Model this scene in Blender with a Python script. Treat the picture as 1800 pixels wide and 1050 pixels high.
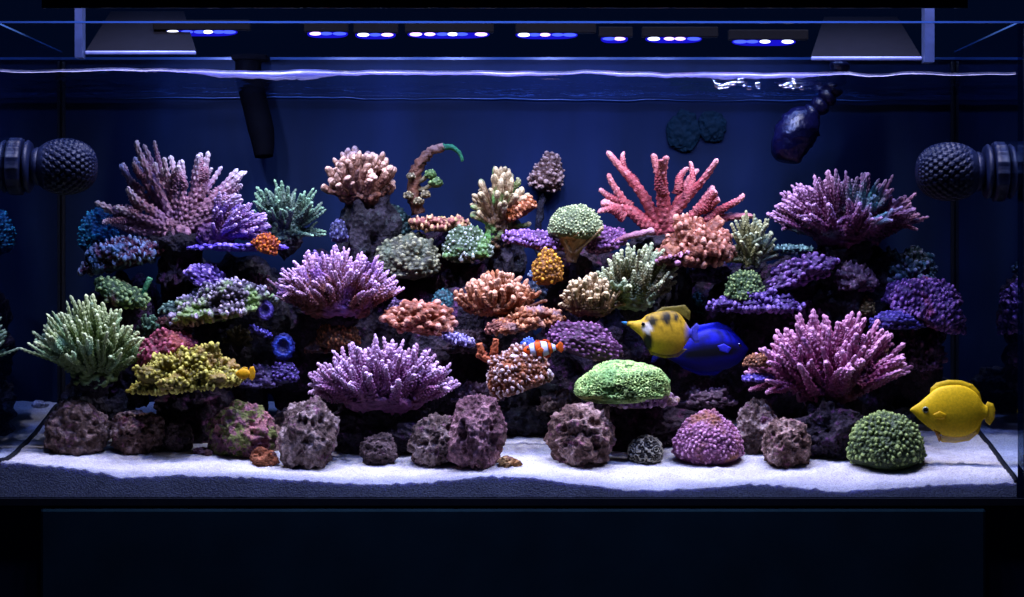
import bpy, bmesh, math, random
import numpy as np
from mathutils import Vector, Quaternion, Matrix
from mathutils.kdtree import KDTree

for o in list(bpy.data.objects):
    bpy.data.objects.remove(o, do_unlink=True)
scene = bpy.context.scene
C = scene.collection
R = math.radians

# ------------------------------------------------------------------ camera, world, exposure
D = 4.32            # camera to front pane, metres
ZC = 1.25           # camera height (level with the middle of the tank)
HY = 450.0          # picture row of eye level; 1 px of the 1800 px wide photograph = 1 mm on the front pane
cam = bpy.data.cameras.new('camera')
cam.sensor_width = 36.0
cam.lens = 36.0 * D / 1.8
cam.shift_y = -(525.0 - HY) / 1800.0
cam.clip_end = 100
camo = bpy.data.objects.new('camera', cam)
C.objects.link(camo)
camo.location = (0, -D, ZC)
camo.rotation_euler = (R(90), 0, 0)
scene.camera = camo
cam.dof.use_dof = False

world = bpy.data.worlds.new('World')
scene.world = world
world.use_nodes = True
bg = world.node_tree.nodes['Background']
bg.inputs[0].default_value = (0.04, 0.20, 1.0, 1)
bg.inputs[1].default_value = 0.010

vs = scene.view_settings
vs.view_transform = 'Standard'
vs.look = 'None'
vs.exposure = 0.15
vs.gamma = 1.0
cy = scene.cycles
cy.use_denoising = True
cy.use_adaptive_sampling = True
cy.adaptive_threshold = 0.02
cy.max_bounces = 6
cy.diffuse_bounces = 2
cy.glossy_bounces = 4
cy.transparent_max_bounces = 24
cy.caustics_reflective = False
cy.caustics_refractive = False
cy.sample_clamp_indirect = 3.0
scene.render.film_transparent = False
LED_POWER = 15.0

# ------------------------------------------------------------------ helpers
def S(d):
    return 0.001 * (1 + d / D)

def W(px, py, d):
    s = S(d)
    return Vector(((px - 900) * s, d, ZC + (HY - py) * s))

def lin(c):
    return tuple(((v / 255.0) / 12.92 if v / 255.0 <= 0.04045 else ((v / 255.0 + 0.055) / 1.055) ** 2.4) for v in c)

def mesh_np(name, v, f, smooth=True):
    me = bpy.data.meshes.new(name)
    me.from_pydata([tuple(map(float, p)) for p in v], [], [tuple(map(int, q)) for q in f])
    if smooth:
        me.polygons.foreach_set('use_smooth', [True] * len(me.polygons))
    me.update()
    return me

def link(name, me, mat=None, parent=None, loc=(0, 0, 0)):
    o = bpy.data.objects.new(name, me)
    C.objects.link(o)
    o.location = loc
    if parent is not None:
        o.parent = parent
    if mat is not None and me is not None:
        if len(me.materials) == 0:
            me.materials.append(mat)
        o.material_slots[0].link = 'OBJECT'
        o.material_slots[0].material = mat
    return o

def tag(o, label, cat, group=None, kind=None):
    if label:
        o['label'] = label
    if cat:
        o['category'] = cat
    if group:
        o['group'] = group
    if kind:
        o['kind'] = kind
    return o

def thing(name, label, cat, loc, group=None):
    o = bpy.data.objects.new(name, None)
    o.empty_display_size = 0.02
    C.objects.link(o)
    o.location = loc
    return tag(o, label, cat, group)

def box_mesh(name, x0, x1, y0, y1, z0, z1, bevel=0.0):
    bm = bmesh.new()
    bmesh.ops.create_cube(bm, size=1)
    for v in bm.verts:
        v.co = Vector(((x0 + x1) / 2 + v.co.x * (x1 - x0), (y0 + y1) / 2 + v.co.y * (y1 - y0), (z0 + z1) / 2 + v.co.z * (z1 - z0)))
    if bevel > 0:
        bmesh.ops.bevel(bm, geom=list(bm.edges), offset=bevel, segments=2, affect='EDGES', profile=0.5)
    me = bpy.data.meshes.new(name)
    bm.to_mesh(me)
    bm.free()
    return me

# vectorised value noise
def _hash(ix, iy, iz, seed):
    h = (ix.astype(np.int64) * 374761393 + iy.astype(np.int64) * 668265263 + iz.astype(np.int64) * 2147483647 + seed * 1274126177) & 0xFFFFFFFF
    h = ((h ^ (h >> 13)) * 1274126177) & 0xFFFFFFFF
    h = (h ^ (h >> 16)) & 0xFFFF
    return h / 32767.5 - 1.0

def vnoise(P, seed=0):
    I = np.floor(P).astype(np.int64)
    F = P - I
    F = F * F * F * (F * (F * 6 - 15) + 10)
    out = 0
    for dx in (0, 1):
        wx = F[:, 0] if dx else 1 - F[:, 0]
        for dy in (0, 1):
            wy = F[:, 1] if dy else 1 - F[:, 1]
            for dz in (0, 1):
                wz = F[:, 2] if dz else 1 - F[:, 2]
                out = out + wx * wy * wz * _hash(I[:, 0] + dx, I[:, 1] + dy, I[:, 2] + dz, seed)
    return out

def fbm(P, seed=0, octv=4, gain=0.5):
    a, s, out = 1.0, 1.0, 0
    for k in range(octv):
        out = out + a * vnoise(P * s + 17.3 * k, seed + k)
        a *= gain
        s *= 2.03
    return out

_ico = {}
def ico(n):
    if n not in _ico:
        bm = bmesh.new()
        bmesh.ops.create_icosphere(bm, subdivisions=n, radius=1)
        bm.verts.ensure_lookup_table()
        v = np.array([p.co[:] for p in bm.verts])
        f = np.array([[q.index for q in t.verts] for t in bm.faces])
        bm.free()
        _ico[n] = (v, f)
    return _ico[n]

def vert_normals(v, f):
    fn = np.cross(v[f[:, 1]] - v[f[:, 0]], v[f[:, 2]] - v[f[:, 0]])
    n = np.zeros_like(v)
    for k in range(3):
        np.add.at(n, f[:, k], fn)
    return n / (np.linalg.norm(n, axis=1, keepdims=True) + 1e-12)

def fast_tri_mesh(name, v, f, tip=None, col=None):
    me = bpy.data.meshes.new(name)
    me.vertices.add(len(v))
    me.vertices.foreach_set('co', np.asarray(v, dtype=np.float32).ravel())
    me.loops.add(len(f) * 3)
    me.loops.foreach_set('vertex_index', np.asarray(f, dtype=np.int32).ravel())
    me.polygons.add(len(f))
    me.polygons.foreach_set('loop_start', np.arange(0, len(f) * 3, 3, dtype=np.int32))
    me.polygons.foreach_set('use_smooth', np.ones(len(f), dtype=bool))
    me.update(calc_edges=True)
    me.validate()
    if tip is not None:
        a = me.attributes.new('tip', 'FLOAT', 'POINT')
        a.data.foreach_set('value', np.asarray(tip, dtype=np.float32))
    if col is not None:
        a = me.attributes.new('pigment', 'FLOAT_COLOR', 'POINT')
        c4 = np.concatenate([col, np.ones((len(col), 1))], axis=1)
        a.data.foreach_set('color', c4.astype(np.float32).ravel())
    return me

# ------------------------------------------------------------------ materials
def new_mat(name):
    m = bpy.data.materials.new(name)
    m.use_nodes = True
    nt = m.node_tree
    return m, nt, nt.nodes['Principled BSDF'], nt.nodes['Material Output']

def N(nt, t, **kw):
    n = nt.nodes.new(t)
    for k, v in kw.items():
        if k.startswith('i_'):
            key = k[2:]
            n.inputs[int(key) if key.isdigit() else key].default_value = v
        else:
            setattr(n, k, v)
    return n

def mixrgb(nt, fac, a, b, mode='MIX'):
    n = nt.nodes.new('ShaderNodeMix')
    n.data_type = 'RGBA'
    n.blend_type = mode
    n.clamp_factor = True
    for sock, val in ((0, fac), (6, a), (7, b)):
        if hasattr(val, 'is_linked') or hasattr(val, 'links'):
            nt.links.new(val, n.inputs[sock])
        else:
            n.inputs[sock].default_value = val if sock == 0 else (*val, 1)[:4]
    return n.outputs[2]

def ramp(nt, fac, stops):
    r = nt.nodes.new('ShaderNodeValToRGB')
    el = r.color_ramp.elements
    while len(el) < len(stops):
        el.new(0.5)
    for e, (p, c) in zip(el, stops):
        e.position = p
        e.color = (*c, 1)
    nt.links.new(fac, r.inputs[0])
    return r.outputs[0]

def sat(c, k):
    m = 0.3 * c[0] + 0.5 * c[1] + 0.2 * c[2]
    return tuple(min(1.0, max(0.0, m + (x - m) * k)) for x in c)

_cm = {}
def coral_mat(base, tip, accent=None, accent_amt=0.5, accent_scale=18.0, mid=0.45, hi=0.95, polyp=260.0, rough=0.6):
    """coral flesh: colour runs from the colony's body to its paler growing tips, with pigment patches and polyp relief"""
    key = (base, tip, accent, accent_amt, accent_scale, mid, hi, polyp)
    if key in _cm:
        return _cm[key]
    m, nt, p, out = new_mat('coral_flesh')
    at = N(nt, 'ShaderNodeAttribute', attribute_name='tip')
    tc = N(nt, 'ShaderNodeNewGeometry')
    b, t = sat(lin(base), 1.14), sat(lin(tip), 1.08)
    md = tuple(x * 0.55 + y * 0.45 for x, y in zip(b, t))
    c = ramp(nt, at.outputs['Fac'], [(0.0, tuple(x * 0.5 for x in b)), (mid, b), ((mid + hi) / 2, md), (hi, t)])  # dark low stop also puts shade into the hollows between knobs
    if accent is not None:
        n1 = N(nt, 'ShaderNodeTexNoise', i_Scale=accent_scale, i_Detail=3.0)
        nt.links.new(tc.outputs['Position'], n1.inputs['Vector'])
        mp = N(nt, 'ShaderNodeMapRange')
        mp.inputs[1].default_value = 0.62 - accent_amt * 0.3
        mp.inputs[2].default_value = 0.78 - accent_amt * 0.3
        nt.links.new(n1.outputs[0], mp.inputs[0])
        c = mixrgb(nt, mp.outputs[0], c, lin(accent))
    n2 = N(nt, 'ShaderNodeTexNoise', i_Scale=90.0, i_Detail=4.0)
    nt.links.new(tc.outputs['Position'], n2.inputs['Vector'])
    var = ramp(nt, n2.outputs[0], [(0.3, (0.55, 0.55, 0.58)), (0.7, (1.25, 1.22, 1.2))])
    c = mixrgb(nt, 0.75, c, var, 'MULTIPLY')
    nt.links.new(c, p.inputs['Base Color'])
    p.inputs['Roughness'].default_value = rough
    p.inputs['Specular IOR Level'].default_value = 0.35
    v = N(nt, 'ShaderNodeTexVoronoi', i_Scale=polyp)
    nt.links.new(tc.outputs['Position'], v.inputs['Vector'])
    bp = N(nt, 'ShaderNodeBump', i_Strength=0.55, i_Distance=0.002)
    bp.invert = True
    nt.links.new(v.outputs['Distance'], bp.inputs['Height'])
    nt.links.new(bp.outputs[0], p.inputs['Normal'])
    _cm[key] = m
    return m

_rm = {}
def rock_mat(a, b, c=None, amt=0.4):
    """live rock: porous stone with crusts of coralline algae"""
    key = (a, b, c, amt)
    if key in _rm:
        return _rm[key]
    m, nt, p, out = new_mat('live_rock')
    tc = N(nt, 'ShaderNodeNewGeometry')
    n1 = N(nt, 'ShaderNodeTexNoise', i_Scale=26.0, i_Detail=5.0, i_Roughness=0.65)
    nt.links.new(tc.outputs['Position'], n1.inputs['Vector'])
    col = ramp(nt, n1.outputs[0], [(0.36, tuple(x * 0.6 for x in lin(a))), (0.48, lin(a)), (0.6, lin(b))])
    if c is not None:
        n3 = N(nt, 'ShaderNodeTexNoise', i_Scale=34.0, i_Detail=4.0, i_Roughness=0.7)
        mpv = N(nt, 'ShaderNodeVectorMath', operation='ADD')
        mpv.inputs[1].default_value = (3.1, 7.7, 1.3)
        nt.links.new(tc.outputs['Position'], mpv.inputs[0])
        nt.links.new(mpv.outputs[0], n3.inputs['Vector'])
        mp = N(nt, 'ShaderNodeMapRange')
        mp.inputs[1].default_value = 0.66 - amt * 0.3
        mp.inputs[2].default_value = 0.74 - amt * 0.3
        nt.links.new(n3.outputs[0], mp.inputs[0])
        col = mixrgb(nt, mp.outputs[0], col, lin(c))
    n2 = N(nt, 'ShaderNodeTexNoise', i_Scale=170.0, i_Detail=4.0, i_Roughness=0.7)
    nt.links.new(tc.outputs['Position'], n2.inputs['Vector'])
    var = ramp(nt, n2.outputs[0], [(0.35, (0.35, 0.35, 0.36)), (0.66, (1.45, 1.4, 1.45))])
    col = mixrgb(nt, 0.85, col, var, 'MULTIPLY')
    nt.links.new(col, p.inputs['Base Color'])
    p.inputs['Roughness'].default_value = 0.85
    p.inputs['Specular IOR Level'].default_value = 0.25
    v = N(nt, 'ShaderNodeTexVoronoi', i_Scale=110.0)
    nt.links.new(tc.outputs['Position'], v.inputs['Vector'])
    ad = N(nt, 'ShaderNodeMath', operation='ADD')
    nt.links.new(v.outputs['Distance'], ad.inputs[0])
    nt.links.new(n2.outputs[0], ad.inputs[1])
    bp = N(nt, 'ShaderNodeBump', i_Strength=0.9, i_Distance=0.006)
    nt.links.new(ad.outputs[0], bp.inputs['Height'])
    nt.links.new(bp.outputs[0], p.inputs['Normal'])
    _rm[key] = m
    return m

def plain_mat(name, col, rough=0.5, spec=0.5, metal=0.0, bump=0.0, bscale=200.0):
    m, nt, p, out = new_mat(name)
    tc = N(nt, 'ShaderNodeNewGeometry')
    n2 = N(nt, 'ShaderNodeTexNoise', i_Scale=bscale * 0.3, i_Detail=4.0)
    nt.links.new(tc.outputs['Position'], n2.inputs['Vector'])
    var = ramp(nt, n2.outputs[0], [(0.3, tuple(x * 0.8 for x in col)), (0.7, tuple(min(1, x * 1.15) for x in col))])
    nt.links.new(var, p.inputs['Base Color'])
    p.inputs['Roughness'].default_value = rough
    p.inputs['Specular IOR Level'].default_value = spec
    p.inputs['Metallic'].default_value = metal
    if bump > 0:
        n3 = N(nt, 'ShaderNodeTexNoise', i_Scale=bscale, i_Detail=3.0)
        nt.links.new(tc.outputs['Position'], n3.inputs['Vector'])
        bp = N(nt, 'ShaderNodeBump', i_Strength=bump, i_Distance=0.003)
        nt.links.new(n3.outputs[0], bp.inputs['Height'])
        nt.links.new(bp.outputs[0], p.inputs['Normal'])
    return m

def clear_mat(name, tint, blend, gloss_col, ripple=0.0, lo=0.0, hi=0.9, rough=0.0):
    """clear sheet: light passes straight through, the surface mirrors more towards grazing angles"""
    m = bpy.data.materials.new(name)
    m.use_nodes = True
    nt = m.node_tree
    nt.nodes.remove(nt.nodes['Principled BSDF'])
    out = nt.nodes['Material Output']
    tr = N(nt, 'ShaderNodeBsdfTransparent')
    tr.inputs[0].default_value = (*tint, 1)
    gl = N(nt, 'ShaderNodeBsdfGlossy')
    gl.inputs['Color'].default_value = (*gloss_col, 1)
    gl.inputs['Roughness'].default_value = rough
    lw = N(nt, 'ShaderNodeLayerWeight', i_Blend=blend)
    mp = N(nt, 'ShaderNodeMapRange')
    mp.inputs[3].default_value = lo
    mp.inputs[4].default_value = hi
    nt.links.new(lw.outputs['Facing'], mp.inputs[0])
    mx = N(nt, 'ShaderNodeMixShader')
    nt.links.new(mp.outputs[0], mx.inputs[0])
    nt.links.new(tr.outputs[0], mx.inputs[1])
    nt.links.new(gl.outputs[0], mx.inputs[2])
    if ripple > 0:
        tc = N(nt, 'ShaderNodeNewGeometry')
        n3 = N(nt, 'ShaderNodeTexNoise', i_Scale=22.0, i_Detail=3.0)
        nt.links.new(tc.outputs['Position'], n3.inputs['Vector'])
        bp = N(nt, 'ShaderNodeBump', i_Strength=ripple, i_Distance=0.01)
        nt.links.new(n3.outputs[0], bp.inputs['Height'])
        nt.links.new(bp.outputs[0], gl.inputs['Normal'])
    nt.links.new(mx.outputs[0], out.inputs[0])
    return m

M_glass = clear_mat('clear_glass', (0.97, 0.985, 0.99), 0.3, (0.9, 0.95, 1.0), lo=0.0, hi=0.35)
M_side = clear_mat('side_glass', (0.75, 0.85, 0.95), 0.5, (0.78, 0.86, 1.0), lo=0.0, hi=1.0)
M_watertop = clear_mat('water_surface', (0.96, 0.98, 1.0), 0.45, (0.75, 0.85, 1.0), ripple=0.25, lo=0.02, hi=0.9)
M_waterbody = clear_mat('water_body', (0.95, 0.975, 1.0), 0.3, (0.5, 0.6, 0.8), lo=0.0, hi=0.0)
M_edge, _nt, _p, _o = new_mat('glass_edge')
_p.inputs['Base Color'].default_value = (0.045, 0.12, 0.32, 1)
_p.inputs['Roughness'].default_value = 0.25
_p.inputs['Transmission Weight'].default_value = 0.2
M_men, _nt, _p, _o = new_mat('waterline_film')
_p.inputs['Base Color'].default_value = (0.20, 0.19, 0.42, 1)  # violet stands in for lamp glare on the waterline
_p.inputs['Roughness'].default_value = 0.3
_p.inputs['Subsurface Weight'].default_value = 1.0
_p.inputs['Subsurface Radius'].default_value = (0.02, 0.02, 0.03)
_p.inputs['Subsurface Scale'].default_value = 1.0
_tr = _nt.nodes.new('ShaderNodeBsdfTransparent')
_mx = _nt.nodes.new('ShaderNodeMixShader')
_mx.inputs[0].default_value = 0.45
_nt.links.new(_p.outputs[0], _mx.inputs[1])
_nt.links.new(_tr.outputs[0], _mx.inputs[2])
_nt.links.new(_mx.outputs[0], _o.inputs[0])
M_black = plain_mat('black_silicone', (0.004, 0.005, 0.008), 0.5, 0.3)
M_blackplastic = plain_mat('black_plastic', (0.0015, 0.002, 0.005), 0.6, 0.15, bump=0.15)
M_pump = plain_mat('blue_black_plastic', (0.0014, 0.0045, 0.024), 0.5, 0.25, bump=0.2, bscale=300)
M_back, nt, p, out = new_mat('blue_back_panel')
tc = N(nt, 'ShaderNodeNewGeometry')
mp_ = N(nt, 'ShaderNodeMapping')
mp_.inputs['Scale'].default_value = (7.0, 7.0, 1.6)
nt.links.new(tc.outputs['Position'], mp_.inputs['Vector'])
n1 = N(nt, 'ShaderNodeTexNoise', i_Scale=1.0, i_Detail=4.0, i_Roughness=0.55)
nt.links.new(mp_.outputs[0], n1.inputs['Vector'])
nt.links.new(ramp(nt, n1.outputs[0], [(0.3, (0.0008, 0.006, 0.022)), (0.5, (0.0020, 0.010, 0.036)), (0.7, (0.005, 0.015, 0.056))]), p.inputs['Base Color'])  # mottled blue put in to suggest hazy glow in the water
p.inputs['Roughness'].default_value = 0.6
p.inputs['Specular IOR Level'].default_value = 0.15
M_white = plain_mat('white_reflector', (0.0013, 0.0013, 0.0026), 0.7, 0.03)
M_alu = plain_mat('anodised_aluminium', (0.018, 0.030, 0.085), 0.4, 0.4)
M_lip = plain_mat('reflector_lip_metal', (0.09, 0.11, 0.26), 0.35, 0.5)
M_ledbar = plain_mat('matt_black_bar', (0.0006, 0.0007, 0.002), 0.8, 0.05)
M_cab = plain_mat('dark_cabinet_board', (0.006, 0.010, 0.020), 0.3, 0.4, bscale=40)
M_panel = plain_mat('cabinet_door_board', (0.007, 0.022, 0.026), 0.25, 0.4, bscale=30)

# ------------------------------------------------------------------ the tank
XL, XR = -0.905, 0.889
DEP = 0.62
ZB = ZC + (HY - 875) * 0.001        # glass bottom
ZT = ZC + (HY - 40) * 0.001         # front rim
ZW = ZC + (HY - 126) * 0.001        # water level
TH = 0.010
tank = thing('aquarium', 'rimless glass aquarium tank with blue back panel, full of corals', 'aquarium', (0, 0, ZB))
def tpart(name, me, mat):
    return link(name, me, mat, tank, (0, 0, -ZB))
tpart('front_pane', box_mesh('front_pane', XL - TH, XR + TH, -TH, 0, ZB, ZT - 0.002), M_glass)
tpart('side_pane', box_mesh('side_pane', XL - TH, XL, 0.001, DEP, ZB, ZT - 0.002), M_side)
tpart('side_pane', box_mesh('side_pane', XR, XR + TH, 0.001, DEP, ZB, ZT - 0.002), M_side)
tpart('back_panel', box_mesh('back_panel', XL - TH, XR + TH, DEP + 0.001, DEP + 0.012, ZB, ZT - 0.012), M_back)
tpart('bottom_pane', box_mesh('bottom_pane', XL - TH, XR + TH, -TH, DEP + 0.012, ZB - 0.013, ZB - 0.001), M_black)
tpart('rim_edge', box_mesh('rim_edge', XL - TH, XR + TH, -TH, 0, ZT - 0.0015, ZT + 0.0015), M_edge)
tpart('rim_edge', box_mesh('rim_edge', XL - TH, XL, 0.002, DEP, ZT - 0.0015, ZT + 0.0015), M_edge)
tpart('rim_edge', box_mesh('rim_edge', XR, XR + TH, 0.002, DEP, ZT - 0.0015, ZT + 0.0015), M_edge)
tpart('rim_edge', box_mesh('rim_edge', XL, XR, DEP - 0.004, DEP, ZT - 0.016, ZT - 0.011), M_edge)
for xa, xb in ((XL + 0.0005, XL + 0.008), (XR - 0.008, XR - 0.0005)):
    tpart('silicone_seam', box_mesh('silicone_seam', xa, xb, DEP - 0.009, DEP - 0.0005, ZB, ZT - 0.02, 0.002), M_black)
tpart('silicone_seam', box_mesh('silicone_seam', XR + TH + 0.0005, XR + TH + 0.006, -TH, 0.012, ZB - 0.013, ZT - 0.004, 0.001), M_black)
tpart('silicone_seam', box_mesh('silicone_seam', XL - TH - 0.006, XL - TH - 0.0005, -TH, 0.012, ZB - 0.013, ZT - 0.004, 0.001), M_black)

# ------------------------------------------------------------------ sand bed
prof = [(-20, 811), (0, 812), (150, 826), (215, 842), (300, 836), (450, 840), (560, 848), (650, 853), (740, 850), (850, 838), (920, 838),
        (1000, 850), (1080, 861), (1140, 865), (1240, 858), (1330, 852), (1420, 860), (1480, 866), (1560, 860), (1680, 852), (1820, 849)]
pxs = np.array([p[0] for p in prof], float)
pys = np.array([p[1] for p in prof], float)
_xg = np.linspace(-20, 1820, 461)
_yg = np.interp(_xg, pxs, pys)
_k = np.exp(-0.5 * (np.arange(-8, 9) / 4.0) ** 2)
_yg = np.convolve(np.pad(_yg, 8, mode='edge'), _k / _k.sum(), mode='valid')
def sand_z(x, y):
    x = np.atleast_1d(np.asarray(x, float)); y = np.atleast_1d(np.asarray(y, float))
    zf = ZC + (HY - np.interp(x * 1000 + 900, _xg, _yg)) * 0.001
    zb = ZC + (HY - 706) * S(DEP)
    zm = ZC + (HY - 842) * 0.001
    t = np.clip(y / DEP, 0, 1)
    z = zm + (zb - zm) * t + (zf - zm) * np.exp(-y / 0.10)
    P = np.stack([x * 9, y * 9, x * 0], 1)
    return z + 0.004 * fbm(P, 5, 3) * np.clip(y / 0.05, 0, 1)
def sand_depth(px, py):
    """depth at which the sand shows at this picture row"""
    ds = np.linspace(0.0, DEP, 300)
    s = 0.001 * (1 + ds / D)
    z = sand_z((px - 900) * s, ds)
    rows = HY - (z - ZC) / s
    return float(ds[np.argmin(np.abs(rows - py))])

nx, ny = 520, 120
xs = np.linspace(XL + 0.0015, XR - 0.0015, nx)
ys = np.linspace(0.0015, DEP - 0.0015, ny)
X, Y = np.meshgrid(xs, ys)
Z = sand_z(X.ravel(), Y.ravel())
P = np.stack([X.ravel(), Y.ravel(), Z], 1)
P[:, 2] += 0.0012 * fbm(P * 90, 3, 2) + 0.0016 * np.clip(vnoise(P * 240, 8), 0, 1)
P[:, 2] += (0.0035 * np.clip(vnoise(P * np.array([95, 95, 0]) + 3.3, 12), -0.3, 1) * np.exp(-P[:, 1] / 0.02))
top = list(map(tuple, P))
faces = []
for j in range(ny - 1):
    for i in range(nx - 1):
        a = j * nx + i
        faces.append((a, a + 1, a + nx + 1, a + nx))
nb = len(top)
ring = [i for i in range(nx)] + [j * nx + nx - 1 for j in range(1, ny)] + [(ny - 1) * nx + i for i in range(nx - 2, -1, -1)] + [j * nx for j in range(ny - 2, 0, -1)]
low = [(top[i][0], top[i][1], ZB + 0.0005) for i in ring]
for k in range(len(ring)):
    k2 = (k + 1) % len(ring)
    faces.append((ring[k], nb + k, nb + k2, ring[k2]))
faces.append(tuple(nb + k for k in range(len(ring)))[::-1])
M_sand, nt, p, out = new_mat('aragonite_sand')
tc = N(nt, 'ShaderNodeNewGeometry')
n1 = N(nt, 'ShaderNodeTexNoise', i_Scale=420.0, i_Detail=3.0)
n2 = N(nt, 'ShaderNodeTexNoise', i_Scale=16.0, i_Detail=4.0)
nt.links.new(tc.outputs['Position'], n1.inputs['Vector'])
nt.links.new(tc.outputs['Position'], n2.inputs['Vector'])
c1 = ramp(nt, n1.outputs[0], [(0.3, (0.31, 0.29, 0.30)), (0.5, (0.54, 0.52, 0.53)), (0.7, (0.67, 0.66, 0.67))])
c2 = ramp(nt, n2.outputs[0], [(0.35, (0.78, 0.76, 0.76)), (0.65, (1, 1, 1))])
n4 = N(nt, 'ShaderNodeTexVoronoi', i_Scale=95.0)
nt.links.new(tc.outputs['Position'], n4.inputs['Vector'])
c3 = ramp(nt, n4.outputs['Distance'], [(0.06, (0.35, 0.30, 0.28)), (0.16, (1, 1, 1))])
c12 = mixrgb(nt, 1.0, c1, c2, 'MULTIPLY')
nt.links.new(mixrgb(nt, 0.7, c12, c3, 'MULTIPLY'), p.inputs['Base Color'])
p.inputs['Roughness'].default_value = 0.9
p.inputs['Subsurface Weight'].default_value = 0.55
p.inputs['Subsurface Radius'].default_value = (0.012, 0.012, 0.022)
p.inputs['Subsurface Scale'].default_value = 1.0
bp = N(nt, 'ShaderNodeBump', i_Strength=0.8, i_Distance=0.002)
nt.links.new(n1.outputs[0], bp.inputs['Height'])
nt.links.new(bp.outputs[0], p.inputs['Normal'])
sme = mesh_np('sand', top + low, faces)
flat = np.ones(len(faces), dtype=bool)
flat[(520 - 1) * (120 - 1):] = False
sme.polygons.foreach_set('use_smooth', flat)
sand = link('sand', sme, M_sand)
tag(sand, 'white aragonite sand bed covering the tank floor', 'sand', kind='stuff')
# black silicone line where the sand meets the side panes
for sx in (XL + 0.0012, XR - 0.0012):
    path = [(sx, y, float(sand_z(sx, y)[0]) + 0.003) for y in np.linspace(0.004, DEP - 0.01, 40)]
    v, f = [], []
    for q, (x, y, z) in enumerate(path):
        w = 0.0045 * (1 if sx < 0 else -1)
        v += [(x, y, z - 0.008), (x + w, y, z - 0.006), (x + w * 0.8, y, z - 0.001), (x, y, z + 0.003)]
        if q:
            a = 4 * q
            for e in range(4):
                f.append((a - 4 + e, a - 4 + (e + 1) % 4, a + (e + 1) % 4, a + e))
    tpart('silicone_seam', mesh_np('silicone_seam', v, f), M_black)

# ------------------------------------------------------------------ water
nx, ny = 360, 90
xs = np.linspace(XL + 0.001, XR - 0.001, nx)
ys = np.linspace(0.0012, DEP - 0.001, ny)
X, Y = np.meshgrid(xs, ys)
P = np.stack([X.ravel(), Y.ravel(), np.full(X.size, ZW)], 1)
P[:, 2] += 0.0022 * fbm(np.stack([P[:, 0] * 14, P[:, 1] * 22, P[:, 0] * 0], 1), 21, 3) - 0.006 * (P[:, 0] + 0.5).clip(0, 1)
P[:, 2] += 0.006 * np.exp(-P[:, 1] / 0.004)
top = list(map(tuple, P))
faces = [(j * nx + i, j * nx + i + 1, (j + 1) * nx + i + 1, (j + 1) * nx + i) for j in range(ny - 1) for i in range(nx - 1)]
ntop = len(faces)
ring = [i for i in range(nx)] + [j * nx + nx - 1 for j in range(1, ny)] + [(ny - 1) * nx + i for i in range(nx - 2, -1, -1)] + [j * nx for j in range(ny - 2, 0, -1)]
nb = len(top)
low = [(top[i][0], top[i][1], ZB + 0.0002) for i in ring]
for k in range(len(ring)):
    k2 = (k + 1) % len(ring)
    faces.append((ring[k], nb + k, nb + k2, ring[k2]))
faces.append(tuple(nb + k for k in range(len(ring)))[::-1])
wm = mesh_np('water', top + low, faces)
wm.materials.append(M_watertop)
wm.materials.append(M_waterbody)
idx = np.ones(len(wm.polygons), dtype=np.int32)
idx[:ntop] = 0
wm.polygons.foreach_set('material_index', idx)
water = link('water', wm)
tag(water, 'clear salt water filling the tank, rippled on top', 'water', kind='structure')
# meniscus strip along the front pane, coloured and thickened as lamp glare
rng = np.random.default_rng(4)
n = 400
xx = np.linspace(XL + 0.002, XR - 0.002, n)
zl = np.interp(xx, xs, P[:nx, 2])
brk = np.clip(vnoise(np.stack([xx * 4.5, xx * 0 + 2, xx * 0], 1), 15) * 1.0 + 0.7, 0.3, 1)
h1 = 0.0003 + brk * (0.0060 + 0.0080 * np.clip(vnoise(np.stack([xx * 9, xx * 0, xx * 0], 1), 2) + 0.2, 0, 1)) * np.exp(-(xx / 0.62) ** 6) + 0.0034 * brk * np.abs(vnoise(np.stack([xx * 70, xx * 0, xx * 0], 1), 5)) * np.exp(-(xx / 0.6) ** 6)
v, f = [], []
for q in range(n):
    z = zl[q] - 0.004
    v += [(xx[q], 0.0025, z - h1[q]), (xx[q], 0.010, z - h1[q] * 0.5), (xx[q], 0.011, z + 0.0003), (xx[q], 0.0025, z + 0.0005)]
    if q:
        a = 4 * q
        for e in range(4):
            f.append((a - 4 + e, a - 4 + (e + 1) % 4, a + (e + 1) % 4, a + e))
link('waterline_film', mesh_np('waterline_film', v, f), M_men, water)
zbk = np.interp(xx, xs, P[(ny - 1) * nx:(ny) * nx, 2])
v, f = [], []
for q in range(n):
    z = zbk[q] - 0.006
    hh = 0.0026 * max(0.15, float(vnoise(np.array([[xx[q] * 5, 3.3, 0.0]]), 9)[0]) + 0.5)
    v += [(xx[q], DEP - 0.003, z - hh), (xx[q], DEP - 0.009, z), (xx[q], DEP - 0.003, z + hh * 0.5)]  # blue line drawn in for the lit back waterline
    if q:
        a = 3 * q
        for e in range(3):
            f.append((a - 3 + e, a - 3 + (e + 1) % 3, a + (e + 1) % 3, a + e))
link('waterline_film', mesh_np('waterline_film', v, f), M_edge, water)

# ------------------------------------------------------------------ cabinet
cab = thing('aquarium_cabinet', 'near black cabinet carrying the aquarium, with a wide plain panel added in front', 'cabinet', (0, 0.3, 0))
cz = ZB - 0.0135
link('carcass', box_mesh('carcass', XL - 0.06, XR + 0.06, 0.004, DEP + 0.03, 0.02, cz, 0.003), M_cab, cab, (0, -0.3, 0))
link('plinth', box_mesh('plinth', XL - 0.02, XR + 0.02, 0.04, DEP, 0.0, 0.019), M_cab, cab, (0, -0.3, 0))
link('front_panel', box_mesh('front_panel', -0.828, 0.832, -0.012, 0.0035, 0.10, cz - 0.004, 0.006), M_panel, cab, (0, -0.3, 0))  # made-up panel, laid out like an overlaid caption card

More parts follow.
